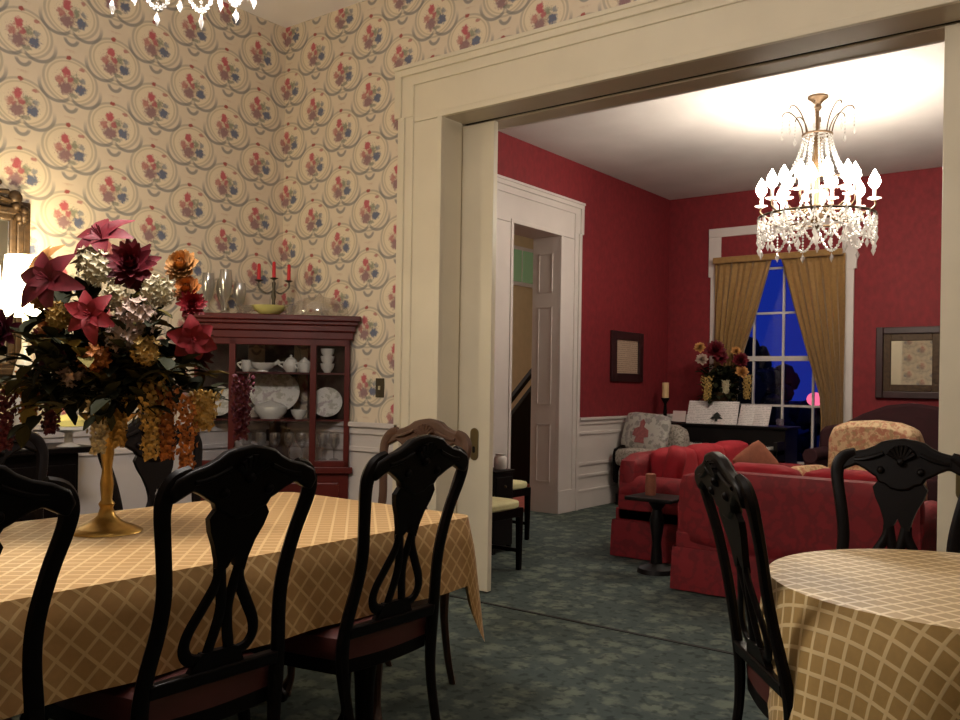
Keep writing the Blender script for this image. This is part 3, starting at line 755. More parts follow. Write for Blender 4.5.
for c, L, R, m in [(Q(706, 376, -.08), .26, .06, 'f_yellow'), (Q(724, 380, -.1), .14, .04, 'f_cream'), (Q(747, 374, -.05), .26, .05, 'f_yellow')]:
    hanging(c, L, R, 90, .018).build('hanging_blossom', M[m], pa)
for i in range(40):
    th = random.uniform(0, 2*pi); el = random.uniform(-.9, 1.2); R = random.uniform(.15, .34)
    sprig((0, 0, .33), Vector((cos(th)*cos(el)*R, sin(th)*cos(el)*R*.5, .42+sin(el)*R)), 9, .10, .06).build('leaf_sprig', M['leaf'], pa)

# ------------------------------------------------------------------ chandeliers
def chandelier(loc, zc, label, s=1.0, bulbm='bulb', stem=0.0, nb=16):
    """loc.z = height of the beaded hoop; zc = ceiling height"""
    t = thing('chandelier', label, 'chandelier', (loc[0], loc[1], zc))
    H = loc[2]-zc                     # hoop, negative
    br, cr = M['brass'], M['crystal']
    MB().lathe([(.075*s, 0), (.075*s, -.015), (.05*s, -.03), (.025*s, -.06), (.03*s, -.09), (.015*s, -.11)], n=16).build('ceiling_canopy', br, t)
    MB().lathe([(.012, -.10), (.012, H+.62*s), (.035*s, H+.58*s), (.02*s, H+.5*s), (.045*s, H+.38*s), (.02*s, H+.3*s), (.03*s, H+.1*s), (.055*s, H-.02*s), (.02*s, H-.08*s), (.002, H-.1*s)], n=12).build('stem', br, t)
    zr = H+.62*s
    crown = MB(); crown.tube([(cos(2*pi*i/24)*.105*s, sin(2*pi*i/24)*.105*s, zr) for i in range(25)], .008*s, 6, ref=(0, 0, 1))
    for k in range(4):
        a = k*pi/2; crown.tube([(0, 0, zr), (cos(a)*.105*s, sin(a)*.105*s, zr)], .005*s, 6)
    cw = crown.build('crown_ring', br, t)
    for k in range(8):
        a = 2*pi*k/8+.2; pts = [(cos(a)*r*s, sin(a)*r*s, zr+z*s) for r, z in ((.10, 0), (.115, .07), (.15, .14), (.20, .19), (.24, .19), (.255, .165))]
        MB().tube(spline(pts, 4), .005*s, 6).build('crown_arm', br, t)
        d = MB()
        for q in range(5): d.octa((cos(a)*.255*s, sin(a)*.255*s, zr+(.15-q*.026)*s), .006*s, .011*s)
        d.octa((cos(a)*.255*s, sin(a)*.255*s, zr+.0*s), .012*s, .03*s); d.build('crown_pendant', cr, t)
    R1 = .24*s; z1 = H+.26*s; R2 = .415*s
    for k in range(16):
        a = 2*pi*k/16; mb = MB(); n = 17
        for i in range(n):
            f = i/(n-1); r = .10*s+(R1-.10*s)*f**1.6; mb.octa((cos(a)*r, sin(a)*r, zr+(z1-zr)*f), .012*s, .0125*s*1.1)
        mb.build('bead_strand', cr, t)
    MB().tube([(cos(2*pi*i/36)*R1, sin(2*pi*i/36)*R1, z1) for i in range(37)], .008*s, 6, ref=(0, 0, 1)).build('upper_hoop', br, t)
    hp = MB(); hp.tube([(cos(2*pi*i/48)*R2, sin(2*pi*i/48)*R2, H) for i in range(49)], .009*s, 6, ref=(0, 0, 1))
    for k in range(6):
        a = 2*pi*k/6; hp.tube([(0, 0, H+.02*s), (cos(a)*R2, sin(a)*R2, H)], .005*s, 6)
    hp.build('lower_hoop', br, t)
    for k in range(nb):
        a = 2*pi*(k+.5)/nb; R = (.40 if k % 2 == 0 else .24)*s; up = 0 if k % 2 == 0 else .07*s  # raised inner ring of candles added to fill the middle with white glare
        pts = [(cos(a)*r, sin(a)*r, H+z*s) for r, z in ((.04*s, .08), (R*.4, .0+up/s), (R*.72, -.01+up/s), (R, .05+up/s), (R, .10+up/s))]
        arm = MB().tube(spline(pts, 5), .008*s, 8); A = arm.build('arm', br, t)
        MB().lathe([(.012*s, .095*s), (.05*s, .11*s), (.048*s, .114*s), (.012*s, .10*s)], (cos(a)*R, sin(a)*R, H+up), 12).build('drip_pan', cr, A)
        MB().lathe([(.013*s, .10*s), (.013*s, .19*s)], (cos(a)*R, sin(a)*R, H+up), 10).build('candle_sleeve', M['china'], A)
        MB().lathe([(.012, .18*s), (.030, .20*s), (.042*s+.002, .228*s), (.036*s, .262*s), (.018*s, .295*s), (.003, .325*s)], (cos(a)*R, sin(a)*R, H+up), 12).build('bulb', M[bulbm], A)  # drawn oversize to imitate the bloom of the bulbs
    ns = 12
    for tier, (Rr, zz, sag) in enumerate(((R2, H, .13), (R2*1.0, H, .20), (.30*s, H+.12*s, .16))):
        for k in range(ns):
            a0 = 2*pi*(k+tier*.5)/ns; a1 = a0+2*pi/ns; mb = MB(); n = 45; pp = []
            for i in range(n):
                f = i/(n-1); a = a0+(a1-a0)*f; z = zz-sag*s*4*f*(1-f); pp.append((cos(a)*Rr, sin(a)*Rr, z))
            mb.tube(pp, [(.013, .010, .004)[i % 3]*s for i in range(n)], 6, ref=(0, 0, 1))
            mb.build('bead_swag', cr, t)
    for k in range(24):
        a = 2*pi*k/24; mb = MB(); L = .14 if k % 2 else .22
        for q in range(int(L/.024)): mb.octa((cos(a)*R2, sin(a)*R2, H-(.01+q*.024)*s), .010*s, .012*s)
        mb.octa((cos(a)*R2, sin(a)*R2, H-(L+.035)*s), .018*s, .04*s); mb.build('pendant', cr, t)
    mb = MB(); mb.octa((0, 0, H-.16*s), .03*s, .06*s); mb.build('bottom_drop', cr, t)
    return t
chandelier((-2.02, 6.80, 2.54), ZP, 'lit crystal chandelier with brass crown hanging from the parlor ceiling')
chandelier((-2.25, 1.43, 2.525), ZD, 'crystal chandelier over the left table, only its lowest drops in view at the top', .62, 'bulb2')
for k in range(5):
    a = 2*pi*k/5; point('parlor_bulb_light', (-2.02+.32*cos(a), 6.80+.32*sin(a), 2.74), PARLOR_W/5, (1, .86, .68), .06)
for k in range(4):
    a = 2*pi*k/4+.3; point('dining_bulb_light', (-2.25+.2*cos(a), 1.43+.2*sin(a), 2.48), DINING_W/4, WARM, .06)
point('dining_fill_light', (-.2, 2.5, 2.9), DINING_FILL_W, WARM, .15)  # unseen fill light added above the right table, without a fixture
point('hall_light', (-6.6, 8.6, 3.0), HALL_W, WARM, .1)

# ------------------------------------------------------------------ corner cabinet
A45 = radians(45)
cab = thing('corner_cabinet', 'red mahogany corner china cabinet with glazed front under the wallpapered corner', 'cabinet', (-4.40, 3.62, 0), A45)
# local: x along the front (to the right), y into the corner, front at y=0
hw, Zt = .50, 1.66
def plan(y0, hw0): return [(-hw0, y0), (hw0, y0), (hw0, y0+.05), (.10, y0+.05+hw0-.10-.03), (-.10, y0+.05+hw0-.10-.03), (-hw0, y0+.05)]
def slab(mb, z0, z1, h, y0=0.0):
    q = plan(y0, h); mb.loops([[(x, y, z0) for x, y in q], [(x, y, z1) for x, y in q]])
mb = MB(); slab(mb, .06, .66, hw-.02, .015); slab(mb, .0, .06, hw, 0)
slab(mb, .66, .70, hw+.005, -.015); mb.build('base', M['cab'], cab, smooth=False, bevel=.004)
mb = MB()
for x0, x1 in ((-.48, -.445), (-.27, -.23), (.23, .27), (.445, .48)): mb.span((x0, 0, .70), (x1, .04, Zt-.15))
mb.span((-.48, 0, Zt-.19), (.48, .04, Zt-.14)); mb.span((-.48, 0, .70), (.48, .04, .74))
mb.build('front_frame', M['cab'], cab, smooth=False, bevel=.004)
mb = MB()
for s in (-1, 1):
    mb.loops([[(s*.48, .04, z), (s*.47, .06, z), (s*.10, .44, z), (s*.11, .45, z)] for z in (.70, Zt-.14)])
mb.span((-.12, .44, .70), (.12, .45, Zt-.14)); mb.build('back_panel', M['cabin'], cab, smooth=False)
mb = MB(); slab(mb, Zt-.15, Zt-.10, hw, -.01); slab(mb, Zt-.10, Zt-.06, hw+.015, -.025); slab(mb, Zt-.06, Zt-.035, hw+.03, -.04); slab(mb, Zt-.035, Zt, hw+.045, -.055)
mb.build('cornice', M['cab'], cab, smooth=False, bevel=.006)
for z in (1.0, 1.30):
    q = [(-.46, .04), (.46, .04), (.12, .40), (-.12, .40)]
    MB().loops([[(x, y, z-.012) for x, y in q], [(x, y, z) for x, y in q]]).build('shelf', M['cab'], cab, smooth=False)
for x0, x1 in ((-.445, -.27), (-.23, .23), (.27, .445)): MB().span((x0, .018, .74), (x1, .022, Zt-.19)).build('glass_pane', M['cabglass'], cab, smooth=False)
dr = MB().span((-.42, -.004, .12), (.42, .02, .60)).build('door', M['cab'], cab, smooth=False, bevel=.006)
MB().ball((.03, -.012, .40), .012).build('knob', M['brass'], dr)
cabm = Matrix.Translation((-4.40, 3.62, 0)) @ Matrix.Rotation(A45, 4, 'Z')
def cw_(x, y, z): return cabm @ Vector((x, y, z))
def plate_obj(name, R, label, loc, m, tilt=radians(72), sx=1.0, group=None, cat='plate'):
    mb = MB(); mb.lathe([(.001, 0), (R*.55, 0), (R*.62, .008), (R, .022), (R*.99, .026), (R*.6, .013), (.001, .006)], n=28, sx=sx)
    o = mb.build(name, m); o.rotation_euler = Euler((tilt, 0, A45)); o.location = loc; return tag(o, label, cat, group)
plate_obj('platter', .145, 'large oval white platter standing on the middle shelf of the corner cabinet', cw_(-.01, .26, 1.165), M['chinapat'], sx=1.12, cat='platter')
plate_obj('dinner_plate', .10, 'round white plate standing in the right bay of the corner cabinet', cw_(.335, .10, 1.105), M['chinapat'])
plate_obj('dinner_plate', .10, 'round white plate standing in the left bay of the corner cabinet behind the flowers', cw_(-.345, .10, 1.105), M['chinapat'])
def lathe_thing(name, label, cat, loc, prof, m, n=18, sx=1, sy=1, group=None, rot=A45):
    o = MB().lathe(prof, n=n, sx=sx, sy=sy).build(name, m); o.location = loc; o.rotation_euler = (0, 0, rot); return tag(o, label, cat, group)
def vessel(name, label, cat, loc, body, m, spout=None, handle=None, lid=None, sx=1, rot=A45):
    t = thing(name, label, cat, loc, rot); MB().lathe(body, n=18, sx=sx).build('body', m, t)
    if spout: MB().tube(spline(spout, 4), [.012]*(len(spout)*4-3), 8).build('spout', m, t)
    if handle: MB().tube(spline(handle, 4), .006, 6).build('handle', m, t)
    if lid: MB().lathe(lid, n=16, sx=sx).build('lid', m, t)
    return t
cup = [(.02, 0), (.022, .006), (.04, .03), (.046, .06), (.043, .06), (.036, .03), (.001, .01)]
vessel('gravy_boat', 'white gravy boat lying on the top shelf of the corner cabinet', 'gravy boat', cw_(-.08, .16, 1.30), [(.03, 0), (.028, .01), (.05, .03), (.062, .06), (.058, .06), (.045, .03), (.001, .015)], M['china'], [(.06, 0, .045), (.09, 0, .06), (.105, 0, .075)], [(-.055, 0, .055), (-.09, 0, .06), (-.085, 0, .03), (-.045, 0, .025)], sx=1.3)
vessel('creamer', 'small white creamer on the top shelf of the corner cabinet, left end', 'creamer', cw_(-.18, .13, 1.30), [(.02, 0), (.035, .03), (.028, .06), (.032, .075), (.029, .075), (.001, .02)], M['china'], None, [(-.03, 0, .06), (-.055, 0, .05), (-.03, 0, .02)])
vessel('teapot', 'white teapot on the top shelf of the corner cabinet, right end of the middle bay', 'teapot', cw_(.10, .14, 1.30), [(.03, 0), (.05, .03), (.052, .055), (.03, .085), (.001, .085)], M['china'], [(.045, 0, .04), (.075, 0, .06), (.085, 0, .085)], [(-.045, 0, .065), (-.08, 0, .055), (-.045, 0, .03)], [(.03, .085), (.018, .095), (.006, .10), (.009, .11), (.001, .115)])
vessel('sugar_bowl', 'white lidded sugar bowl on the top shelf of the corner cabinet beside the teapot', 'sugar bowl', cw_(.19, .09, 1.30), [(.03, 0), (.045, .03), (.045, .06), (.03, .075), (.001, .075)], M['china'], None, [(-.04, 0, .06), (-.065, 0, .05), (-.04, 0, .02)], [(.03, .075), (.01, .09), (.001, .1)])
for k in range(3):
    o = lathe_thing('teacup', ['white teacup at the bottom of the stack in the cabinet right bay', 'white teacup in the middle of the stack in the cabinet right bay', 'white teacup on top of the stack in the cabinet right bay'][k], 'cup', cw_(.335, .09, 1.30+.048*k), cup, M['china'], group='stacked teacups in the corner cabinet')
vessel('tureen', 'white oblong tureen in front of the oval platter in the corner cabinet', 'tureen', cw_(-.02, .10, 1.0), [(.05, 0), (.055, .01), (.08, .04), (.085, .075), (.06, .095), (.02, .11), (.001, .12)], M['china'], None, [(-.075, 0, .07), (-.11, 0, .065), (-.08, 0, .04)], None, 1.25)
lathe_thing('small_bowl', 'small white bowl beside the tureen on the cabinet middle shelf', 'bowl', cw_(.16, .08, 1.0), cup, M['china'], sx=1.15, sy=1.15)
gob = [(.03, 0), (.028, .004), (.005, .01), (.005, .07), (.02, .085), (.035, .11), (.036, .15), (.031, .17), (.029, .17), (.033, .14), (.018, .09), (.001, .08)]
for k, (x, y) in enumerate([(-.17, .10), (-.08, .12), (.01, .09), (.10, .12), (.18, .09), (.31, .085), (.385, .08)]):
    lathe_thing('goblet', 'clear glass goblet on the lowest cabinet shelf, '+['far left', 'second from left', 'third from left', 'fourth from left', 'right end of the middle bay', 'left one in the right bay', 'right one in the right bay'][k], 'glass', cw_(x, y, .741), gob, M['glassware'], 14, group='goblets in the corner cabinet')
# on top of the cabinet
ZT = Zt+.001
tall = [(.035, 0), (.03, .006), (.008, .02), (.012, .06), (.03, .10), (.042, .16), (.034, .22), (.03, .22), (.036, .15), (.02, .1), (.001, .08)]
for k, (x, y, h) in enumerate([(-.41, .04, 1.15), (-.33, .10, 1.0), (-.30, .02, 1.25), (-.22, .07, .9)]):
    lathe_thing('crystal_goblet', 'tall cut crystal goblet on top of the corner cabinet, '+['leftmost by the peach flower', 'short one set back', 'tallest of the four', 'rightmost of the four'][k], 'glass', cw_(x, y, ZT), [(r, z*h) for r, z in tall], M['crystal'], 10, group='crystal goblets on the corner cabinet')
lathe_thing('glass_bowl', 'yellow green glass bowl on top of the corner cabinet under the candles', 'bowl', cw_(-.03, .02, ZT), [(.05, 0), (.06, .005), (.10, .03), (.118, .055), (.112, .055), (.09, .03), (.001, .012)], M['yellowglass'], 24)
lathe_thing('cut_glass_dish', 'clear cut glass dish between crystal goblets and yellow bowl', 'dish', cw_(-.17, -.01, ZT), [(.03, 0), (.05, .02), (.07, .05), (.066, .05), (.04, .015), (.001, .01)], M['glassware'], 12)
o = lathe_thing('glass_platter', 'large clear glass dome dish on the right of the cabinet top', 'dish', cw_(.28, .06, ZT), [(.15, 0), (.155, .01), (.15, .05), (.12, .09), (.07, .115), (.02, .125), (.012, .14), (.001, .15)], M['glassware'], 24, 1.2)
lathe_thing('glass_cup', 'small clear glass cup beside the dome dish on the cabinet top', 'cup', cw_(.10, -.02, ZT), [(.025, 0), (.035, .03), (.045, .06), (.042, .06), (.03, .02), (.001, .01)], M['glassware'], 12)
cl = thing('candelabra', 'bronze candelabra with three red candles at the back of the cabinet top', 'candelabra', cw_(-.02, .18, ZT), A45)
MB().lathe([(.06, 0), (.05, .012), (.015, .03), (.01, .10), (.016, .13), (.009, .18), (.014, .215), (.010, .225)], n=14).build('stem', M['greenmetal'], cl)
for k, dx in enumerate((-.095, 0, .095)):
    zz = .235 if dx else .25
    if dx: MB().tube(spline([(0, 0, .17), (dx*.5, 0, .15), (dx, 0, .19), (dx, 0, zz)], 4), .006, 6).build('arm', M['greenmetal'], cl)
    else: MB().tube([(0, 0, .22), (0, 0, zz)], .006, 6).build('arm', M['greenmetal'], cl)
    MB().lathe([(.008, zz-.012), (.03, zz), (.012, zz+.004)], (dx, 0, 0), 12).build('cup', M['greenmetal'], cl)
    MB().lathe([(.012, zz), (.011, zz+.10), (.004, zz+.108)], (dx, 0, 0), 10).build('candle', M['redcandle'], cl)
# switch
t = thing('light_switch', 'small dark brass light switch on the wallpaper beside the white casing', 'switch', (-3.83, YP-.001, 1.21))
MB().span((-.036, -.006, -.06), (.036, 0, .06)).build('plate', M['greenmetal'], t, smooth=False, bevel=.002)
MB().span((-.006, -.014, -.012), (.006, -.006, .012)).build('toggle', M['outlet'], t, smooth=False)

# ------------------------------------------------------------------ sideboard wall
sb = thing('sideboard', 'dark wooden sideboard along the left wall beyond the left table', 'sideboard', (-4.55, 1.75, 0))
MB().span((-.18, -.62, .12), (.14, .62, .86)).build('body', M['dark'], sb, smooth=False, bevel=.005)
MB().span((-.19, -.70, .86), (.20, .70, .89)).build('top', M['dark'], sb, smooth=False, bevel=.006)
for s in (-1, 1):
    dd_ = MB().span((.14, s*.03, .18), (.155, s*.60, .80)).build('door', M['dark'], sb, smooth=False, bevel=.006)
    MB().ball((.168, s*.07, .5), .014).build('knob', M['brass'], dd_)
    for x in (-.15, .11): MB().box((x, s*.58, .06), (.05, .05, .12), taper=.6).build('leg', M['dark'], sb, smooth=False)
lp = thing('table_lamp', 'glowing table lamp with a cream drum shade on the sideboard before the gilt mirror', 'lamp', (-4.50, 2.13, .89))
MB().lathe([(.07, 0), (.07, .02), (.03, .05), (.06, .16), (.075, .28), (.04, .42), (.015, .5), (.015, .70)], n=18).build('base', M['china'], lp)
MB().lathe([(.115, .66), (.095, .96)], n=28, cap=False).build('lamp_shade', M['shade'], lp, solid=.003)
point('table_lamp_light', (-4.50, 2.13, 1.90), TABLE_LAMP_W, (1, .82, .5), .06)
mr = thing('gilt_mirror', 'ornate gilt framed mirror with carved crest on the left wall behind the lamp', 'mirror', (XL, 1.82, 1.72))
MB().span((.005, -.34, -.42), (.02, .34, .34)).build('glass', M['mirror'], mr, smooth=False)
mb = MB()
for r_, th in ((0, .035), (.03, .05), (.07, .03)):
    for s in (-1, 1):
        mb.span((.003, s*(.34+r_), -.42-r_), (th, s*(.38+r_), .36+r_)); mb.span((.003, -.38-r_, s*.36+(-.06 if s < 0 else 0)-(0 if s > 0 else .0)+s*r_-.02), (th, .38+r_, s*.36+(-.06 if s < 0 else 0)+s*r_+.02))
mb.build('frame', M['giltwood'], mr, smooth=False, bevel=.008)
mb = MB()
for i in range(26):
    a = random.uniform(0, pi); r_ = random.uniform(.02, .24); mb.ball((.035, .08+cos(a)*r_*1.3, .44+sin(a)*r_*.55), random.uniform(.02, .045), sx=.7, n=8, m=5)
for i in range(12):
    a = pi*i/11; mb.tube(spline([(.03, cos(a)*.12, .42+sin(a)*.06), (.05, cos(a)*.24, .45+sin(a)*.10), (.04, cos(a)*.34, .44+sin(a)*.17)], 3), [.022]*4+[.014]*3, 6)
for i in range(9): mb.ball((.04, .38+random.uniform(-.03, .04), .42-random.random()*.16), random.uniform(.015, .03), n=8, m=5)
mb.build('carved_crest', M['giltwood'], mr)
lathe_thing('cake_stand', 'low pale footed dish on the sideboard near its end', 'dish', (-4.44, 2.33, .891), [(.06, 0), (.02, .02), (.02, .07), (.13, .09), (.13, .105), (.001, .1)], M['china'], 20, rot=0)
lathe_thing('white_cup', 'white cup on the sideboard in front of the footed dish', 'cup', (-4.40, 2.10, .891), [(.03, 0), (.045, .04), (.05, .08), (.046, .08), (.04, .03), (.001, .01)], M['china'], 16, rot=0)
lathe_thing('dish_cover', 'small cream covered dish on top of the footed dish', 'dish', (-4.44, 2.33, .997), [(.09, 0), (.085, .03), (.05, .05), (.012, .06), (.012, .075), (.001, .08)], M['yellowglass'], 18, rot=0)

# ------------------------------------------------------------------ parlor furniture
def puff(mb, a, b, r=.06, n=6):
    """a soft-edged block between corners a and b"""
    c = [(a[i]+b[i])/2 for i in range(3)]; h = [abs(b[i]-a[i])/2 for i in range(3)]
    rings = []
    K = 24
    for k in range(n*2+1):
        t_ = -1+k/n; zz = h[2]*t_; e = (1-abs(t_)**4)**.25 if abs(t_) < 1 else 0
        e = max(.0, e); f = 1-(1-e)*min(1, r*3/max(h[0], h[1])) if e < 1 else 1
        f = max(f, .55)
        ring = []
        for i in range(K):
            a_ = 2*pi*i/K; cx, sy = cos(a_), sin(a_); p = 5; s = (abs(cx)**p+abs(sy)**p)**(-1/p)
            ring.append((c[0]+cx*s*h[0]*f, c[1]+sy*s*h[1]*f, c[2]+zz))
        rings.append(ring)
    return mb.loops(rings)
def sofa(label, L, D, loc, rz, seats, H=.74, armh=.57, pill=True):
    """front towards +y, back at y=0, x along the length"""
    t = thing('sofa' if L > 1.6 else 'loveseat', label, 'sofa', loc, rz); m = M['sofa']
    MB().span((-L/2, .02, .26), (L/2, D-.04, .36)).build('base', m, t, smooth=False, bevel=.01)
    mb = MB(); N = 60
    per = []
    for a, b in (((-L/2-.01, .0), (L/2+.01, .0)), ((L/2+.01, .0), (L/2+.01, D-.02)), ((L/2+.01, D-.02), (-L/2-.01, D-.02)), ((-L/2-.01, D-.02), (-L/2-.01, .0))):
        k = int(max(6, (Vector(b)-Vector(a)).length/.05))
        for i in range(k): per.append(Vector((*a, 0)).lerp(Vector((*b, 0)), i/k))
    cx = Vector((0, D/2, 0))
    mb.loops([[p+(p-cx).normalized()*(o+(.007*sin(i*1.7) if z < .1 else 0))+Vector((0, 0, z)) for i, p in enumerate(per)] for z, o in ((.27, 0), (.24, .006), (.01, .012))], cap=False)
    mb.build('skirt', m, t)
    b_ = MB(); puff(b_, (-L/2, .0, .27), (L/2, .20, H), .05); b_.build('backrest', m, t)
    for s in (-1, 1):
        a_ = MB(); a_.span((s*L/2, .04, .27), (s*(L/2-.17), D-.06, armh-.06))
        pts = [(s*(L/2-.085), y, armh-.07) for y in (.05, D-.05)]; a_.tube(pts, .095, 16, ref=(0, 0, 1)); a_.build('arm', m, t, bevel=.01)
    wd = (L-.36)/seats
    for k in range(seats):
        x0 = -L/2+.18+k*wd
        q = MB(); puff(q, (x0+.005, .18, .36), (x0+wd-.005, D-.02, .50), .05); q.build('seat_cushion', m, t)
        q = MB(); puff(q, (x0+.005, .19, .47), (x0+wd-.005, .38, H+.045), .06); q.xf(lambda p: (p.x, p.y-.10*(p.z-.47), p.z)); q.build('back_cushion', M['cushred'], t)
    return t
sofa('red damask sofa seen from its arm end along the left side of the parlor', 2.05, .80, (-3.12, 6.75, 0), -pi/2, 3)
sofa('red damask loveseat with its back to us behind the right table', 1.37, .84, (-1.625, 5.02, 0), 0, 2)
def pillow(name, label, loc, rot, w_, h_, d_, m, p_=3.2):
    mb = MB(); N = 14; n0 = 0
    rings = []
    for k in range(N+1):
        t_ = -1+2*k/N; ring = []
        for j in range(24):
            a_ = 2*pi*j/24; cx, sy = cos(a_), sin(a_)
            p = p_; s = (abs(cx)**p+abs(sy)**p)**(-1/p); f = max(.02, (1-abs(t_)**2.2))**.5
            rr_ = f**.45*(1-.05*sin(2*a_)**2*0+.0)
            ring.append((cx*s*w_/2*rr_, t_*d_/2, sy*s*h_/2*rr_))
        rings.append(ring)
    mb.loops(rings); o = mb.build(name, m); o.location = loc; o.rotation_euler = rot; return tag(o, label, 'pillow')
pillow('throw_pillow', 'tan throw pillow with a pointed corner standing on the red sofa by the piano', (-2.42, 6.72, .66), (radians(-14), radians(50), radians(20)), .28, .28, .09, M['tan'], 9)
pillow('throw_pillow', 'round topped red throw pillow at the near end of the red sofa', (-2.80, 6.05, .66), (radians(-14), 0, radians(-62)), .44, .30, .15, M['cushred'], 4)
# end table between the sofas, with a brown candle
et = thing('end_table', 'small dark pedestal table squeezed between red sofa and loveseat', 'table', (-2.62, 5.42, 0))
MB().span((-.17, -.15, .485), (.17, .15, .51)).build('top', M['black'], et, smooth=False, bevel=.006)
MB().lathe([(.13, 0), (.12, .03), (.04, .06), (.03, .2), (.05, .35), (.03, .42), (.07, .485)], n=16).build('pedestal', M['black'], et)
lathe_thing('pillar_candle', 'short brown pillar candle on the dark end table', 'candle', (-2.68, 5.44, .511), [(.035, 0), (.037, .05), (.035, .14), (.026, .145), (.001, .14)], M['tan'], 16, rot=0)
# piano
pn = thing('piano', 'black upright piano against the back wall left of the window with open music', 'piano', (-3.70, 9.16, 0))
MB().span((-.74, -.12, .10), (.74, .28, .82)).build('case', M['black'], pn, smooth=False, bevel=.008)
MB().span((-.77, -.15, .82), (.77, .30, .845)).build('lid', M['black'], pn, smooth=False, bevel=.006)
MB().span((-.74, -.36, .56), (.74, -.12, .62)).build('keybed', M['black'], pn, smooth=False, bevel=.006)
kb = MB().span((-.66, -.345, .622), (.66, -.20, .646)).build('white_keys', M['keys'], pn, smooth=False)
mb = MB()
for i in range(49):
    if i % 7 in (2, 6): continue
    x = -.66+1.32*(i+1)/49.5; mb.span((x-.006, -.29, .646), (x+.006, -.20, .654))
mb.build('black_keys', M['black'], kb, smooth=False)
for s in (-1, 1):
    MB().span((s*.74, -.36, .50), (s*.70, -.12, .70)).build('cheek', M['black'], pn, smooth=False, bevel=.006)
    MB().lathe([(.03, 0), (.022, .1), (.035, .4), (.03, .56)], (s*.69, -.31, 0), 12).build('leg', M['black'], pn)
MB().span((-.74, -.16, .0), (.74, .28, .10)).build('plinth', M['black'], pn, smooth=False)
def book(label, x, wd, h, rz):
    t = thing('music_book', label, 'book', (x, 9.10, .847), rz)
    for s in (-1, 1):
        mb = MB(); n = 6; rings = []
        for i in range(n+1):
            f = i/n; xx = s*wd/2*f; yy = -.02*sin(pi*f)-.01; rings.append([(xx, yy, 0), (xx, yy+.012, 0), (xx, yy+.012+.10, h), (xx, yy+.10, h)])
        mb.loops(rings); mb.build('page', M['music'], t)
    return t
b1 = book('open white music book on the piano with a dark tree printed on it', -3.78, .56, .245, .05)
mb = MB(); tr = [(0, .10), (.05, .06), (.03, .06), (.075, .025), (.015, .025), (.015, 0), (-.015, 0), (-.015, .025), (-.075, .025), (-.03, .06), (-.05, .06)]
mb.prism([(x+.06, z*1.0+.03) for x, z in tr], -.033, -.031); mb.xf(lambda p: (p.x, p.y+.1*p.z/.245, p.z)); mb.build('printed_tree', M['ink'], b1, smooth=False)
book('open white music book standing right of the one with the printed tree', -3.32, .33, .215, -.03)
cs = thing('candlestick', 'tall dark candlestick with a cream pillar candle on the left end of the piano', 'candlestick', (-4.32, 9.10, .846))
MB().lathe([(.07, 0), (.05, .015), (.018, .04), (.022, .12), (.014, .2), (.05, .265), (.05, .27), (.001, .265)], n=14).build('stem', M['dark'], cs)
MB().lathe([(.038, .27), (.038, .44), (.001, .442)], n=14).build('candle', M['tancandle'], cs)
o = MB().box((0, 0, .07), (.15, .012, .12), Matrix.Rotation(radians(-10), 3, 'X')).build('place_card', M['card'], smooth=False); o.location = (-4.14, 9.08, .846); tag(o, 'small white card standing on the piano beside the candlestick', 'card')
lathe_thing('brass_bell', 'small brass ornament on the piano behind the white card', 'ornament', (-4.06, 9.20, .846), [(.05, 0), (.045, .03), (.03, .08), (.012, .1), (.012, .12), (.001, .13)], M['brass'], 14, rot=0)
lathe_thing('glass_votive', 'small glass votive on the right end of the piano by the window', 'votive', (-3.04, 9.12, .846), [(.035, 0), (.045, .05), (.042, .08), (.038, .08), (.03, .02), (.001, .01)], M['glassware'], 14, rot=0)
# chair with tapestry pillow in the corner
qc = thing('armchair', 'low armchair draped with a crochet throw in the parlor corner left of the piano', 'chair', (-4.14, 8.36, 0), radians(-8))
q = MB(); puff(q, (-.27, -.25, .12), (.27, .30, .44), .06); q.build('seat', M['afghan'], qc)
q = MB(); puff(q, (-.27, .20, .30), (.27, .38, .84), .07); q.build('backrest', M['afghan'], qc)
mb = MB(); puff(mb, (-.29, -.27, .40), (.29, .12, .60), .06); mb.build('throw', M['afghan'], qc)
for sx in (-1, 1):
    q = MB(); puff(q, (sx*.24, -.25, .2), (sx*.30, .30, .62), .05); q.build('arm', M['dark'], qc)
    for y in (-.2, .3): MB().box((sx*.24, y, .06), (.04, .04, .12)).build('leg', M['dark'], qc, smooth=False)
pl = pillow('tapestry_pillow', 'grey tapestry pillow with a red emblem on the draped armchair', (-4.19, 8.37, .755), (radians(-14), radians(3), radians(-12)), .58, .42, .15, M['quilt'], 7)
mb = MB(); mb.prism([(0, .13), (.03, .10), (.025, .05), (.09, .02), (.10, -.05), (.05, -.06), (.06, -.12), (-.06, -.12), (-.05, -.06), (-.10, -.05), (-.09, .02), (-.025, .05), (-.03, .10)], -.084, -.062); mb.build('emblem', M['emblem'], pl, smooth=False)
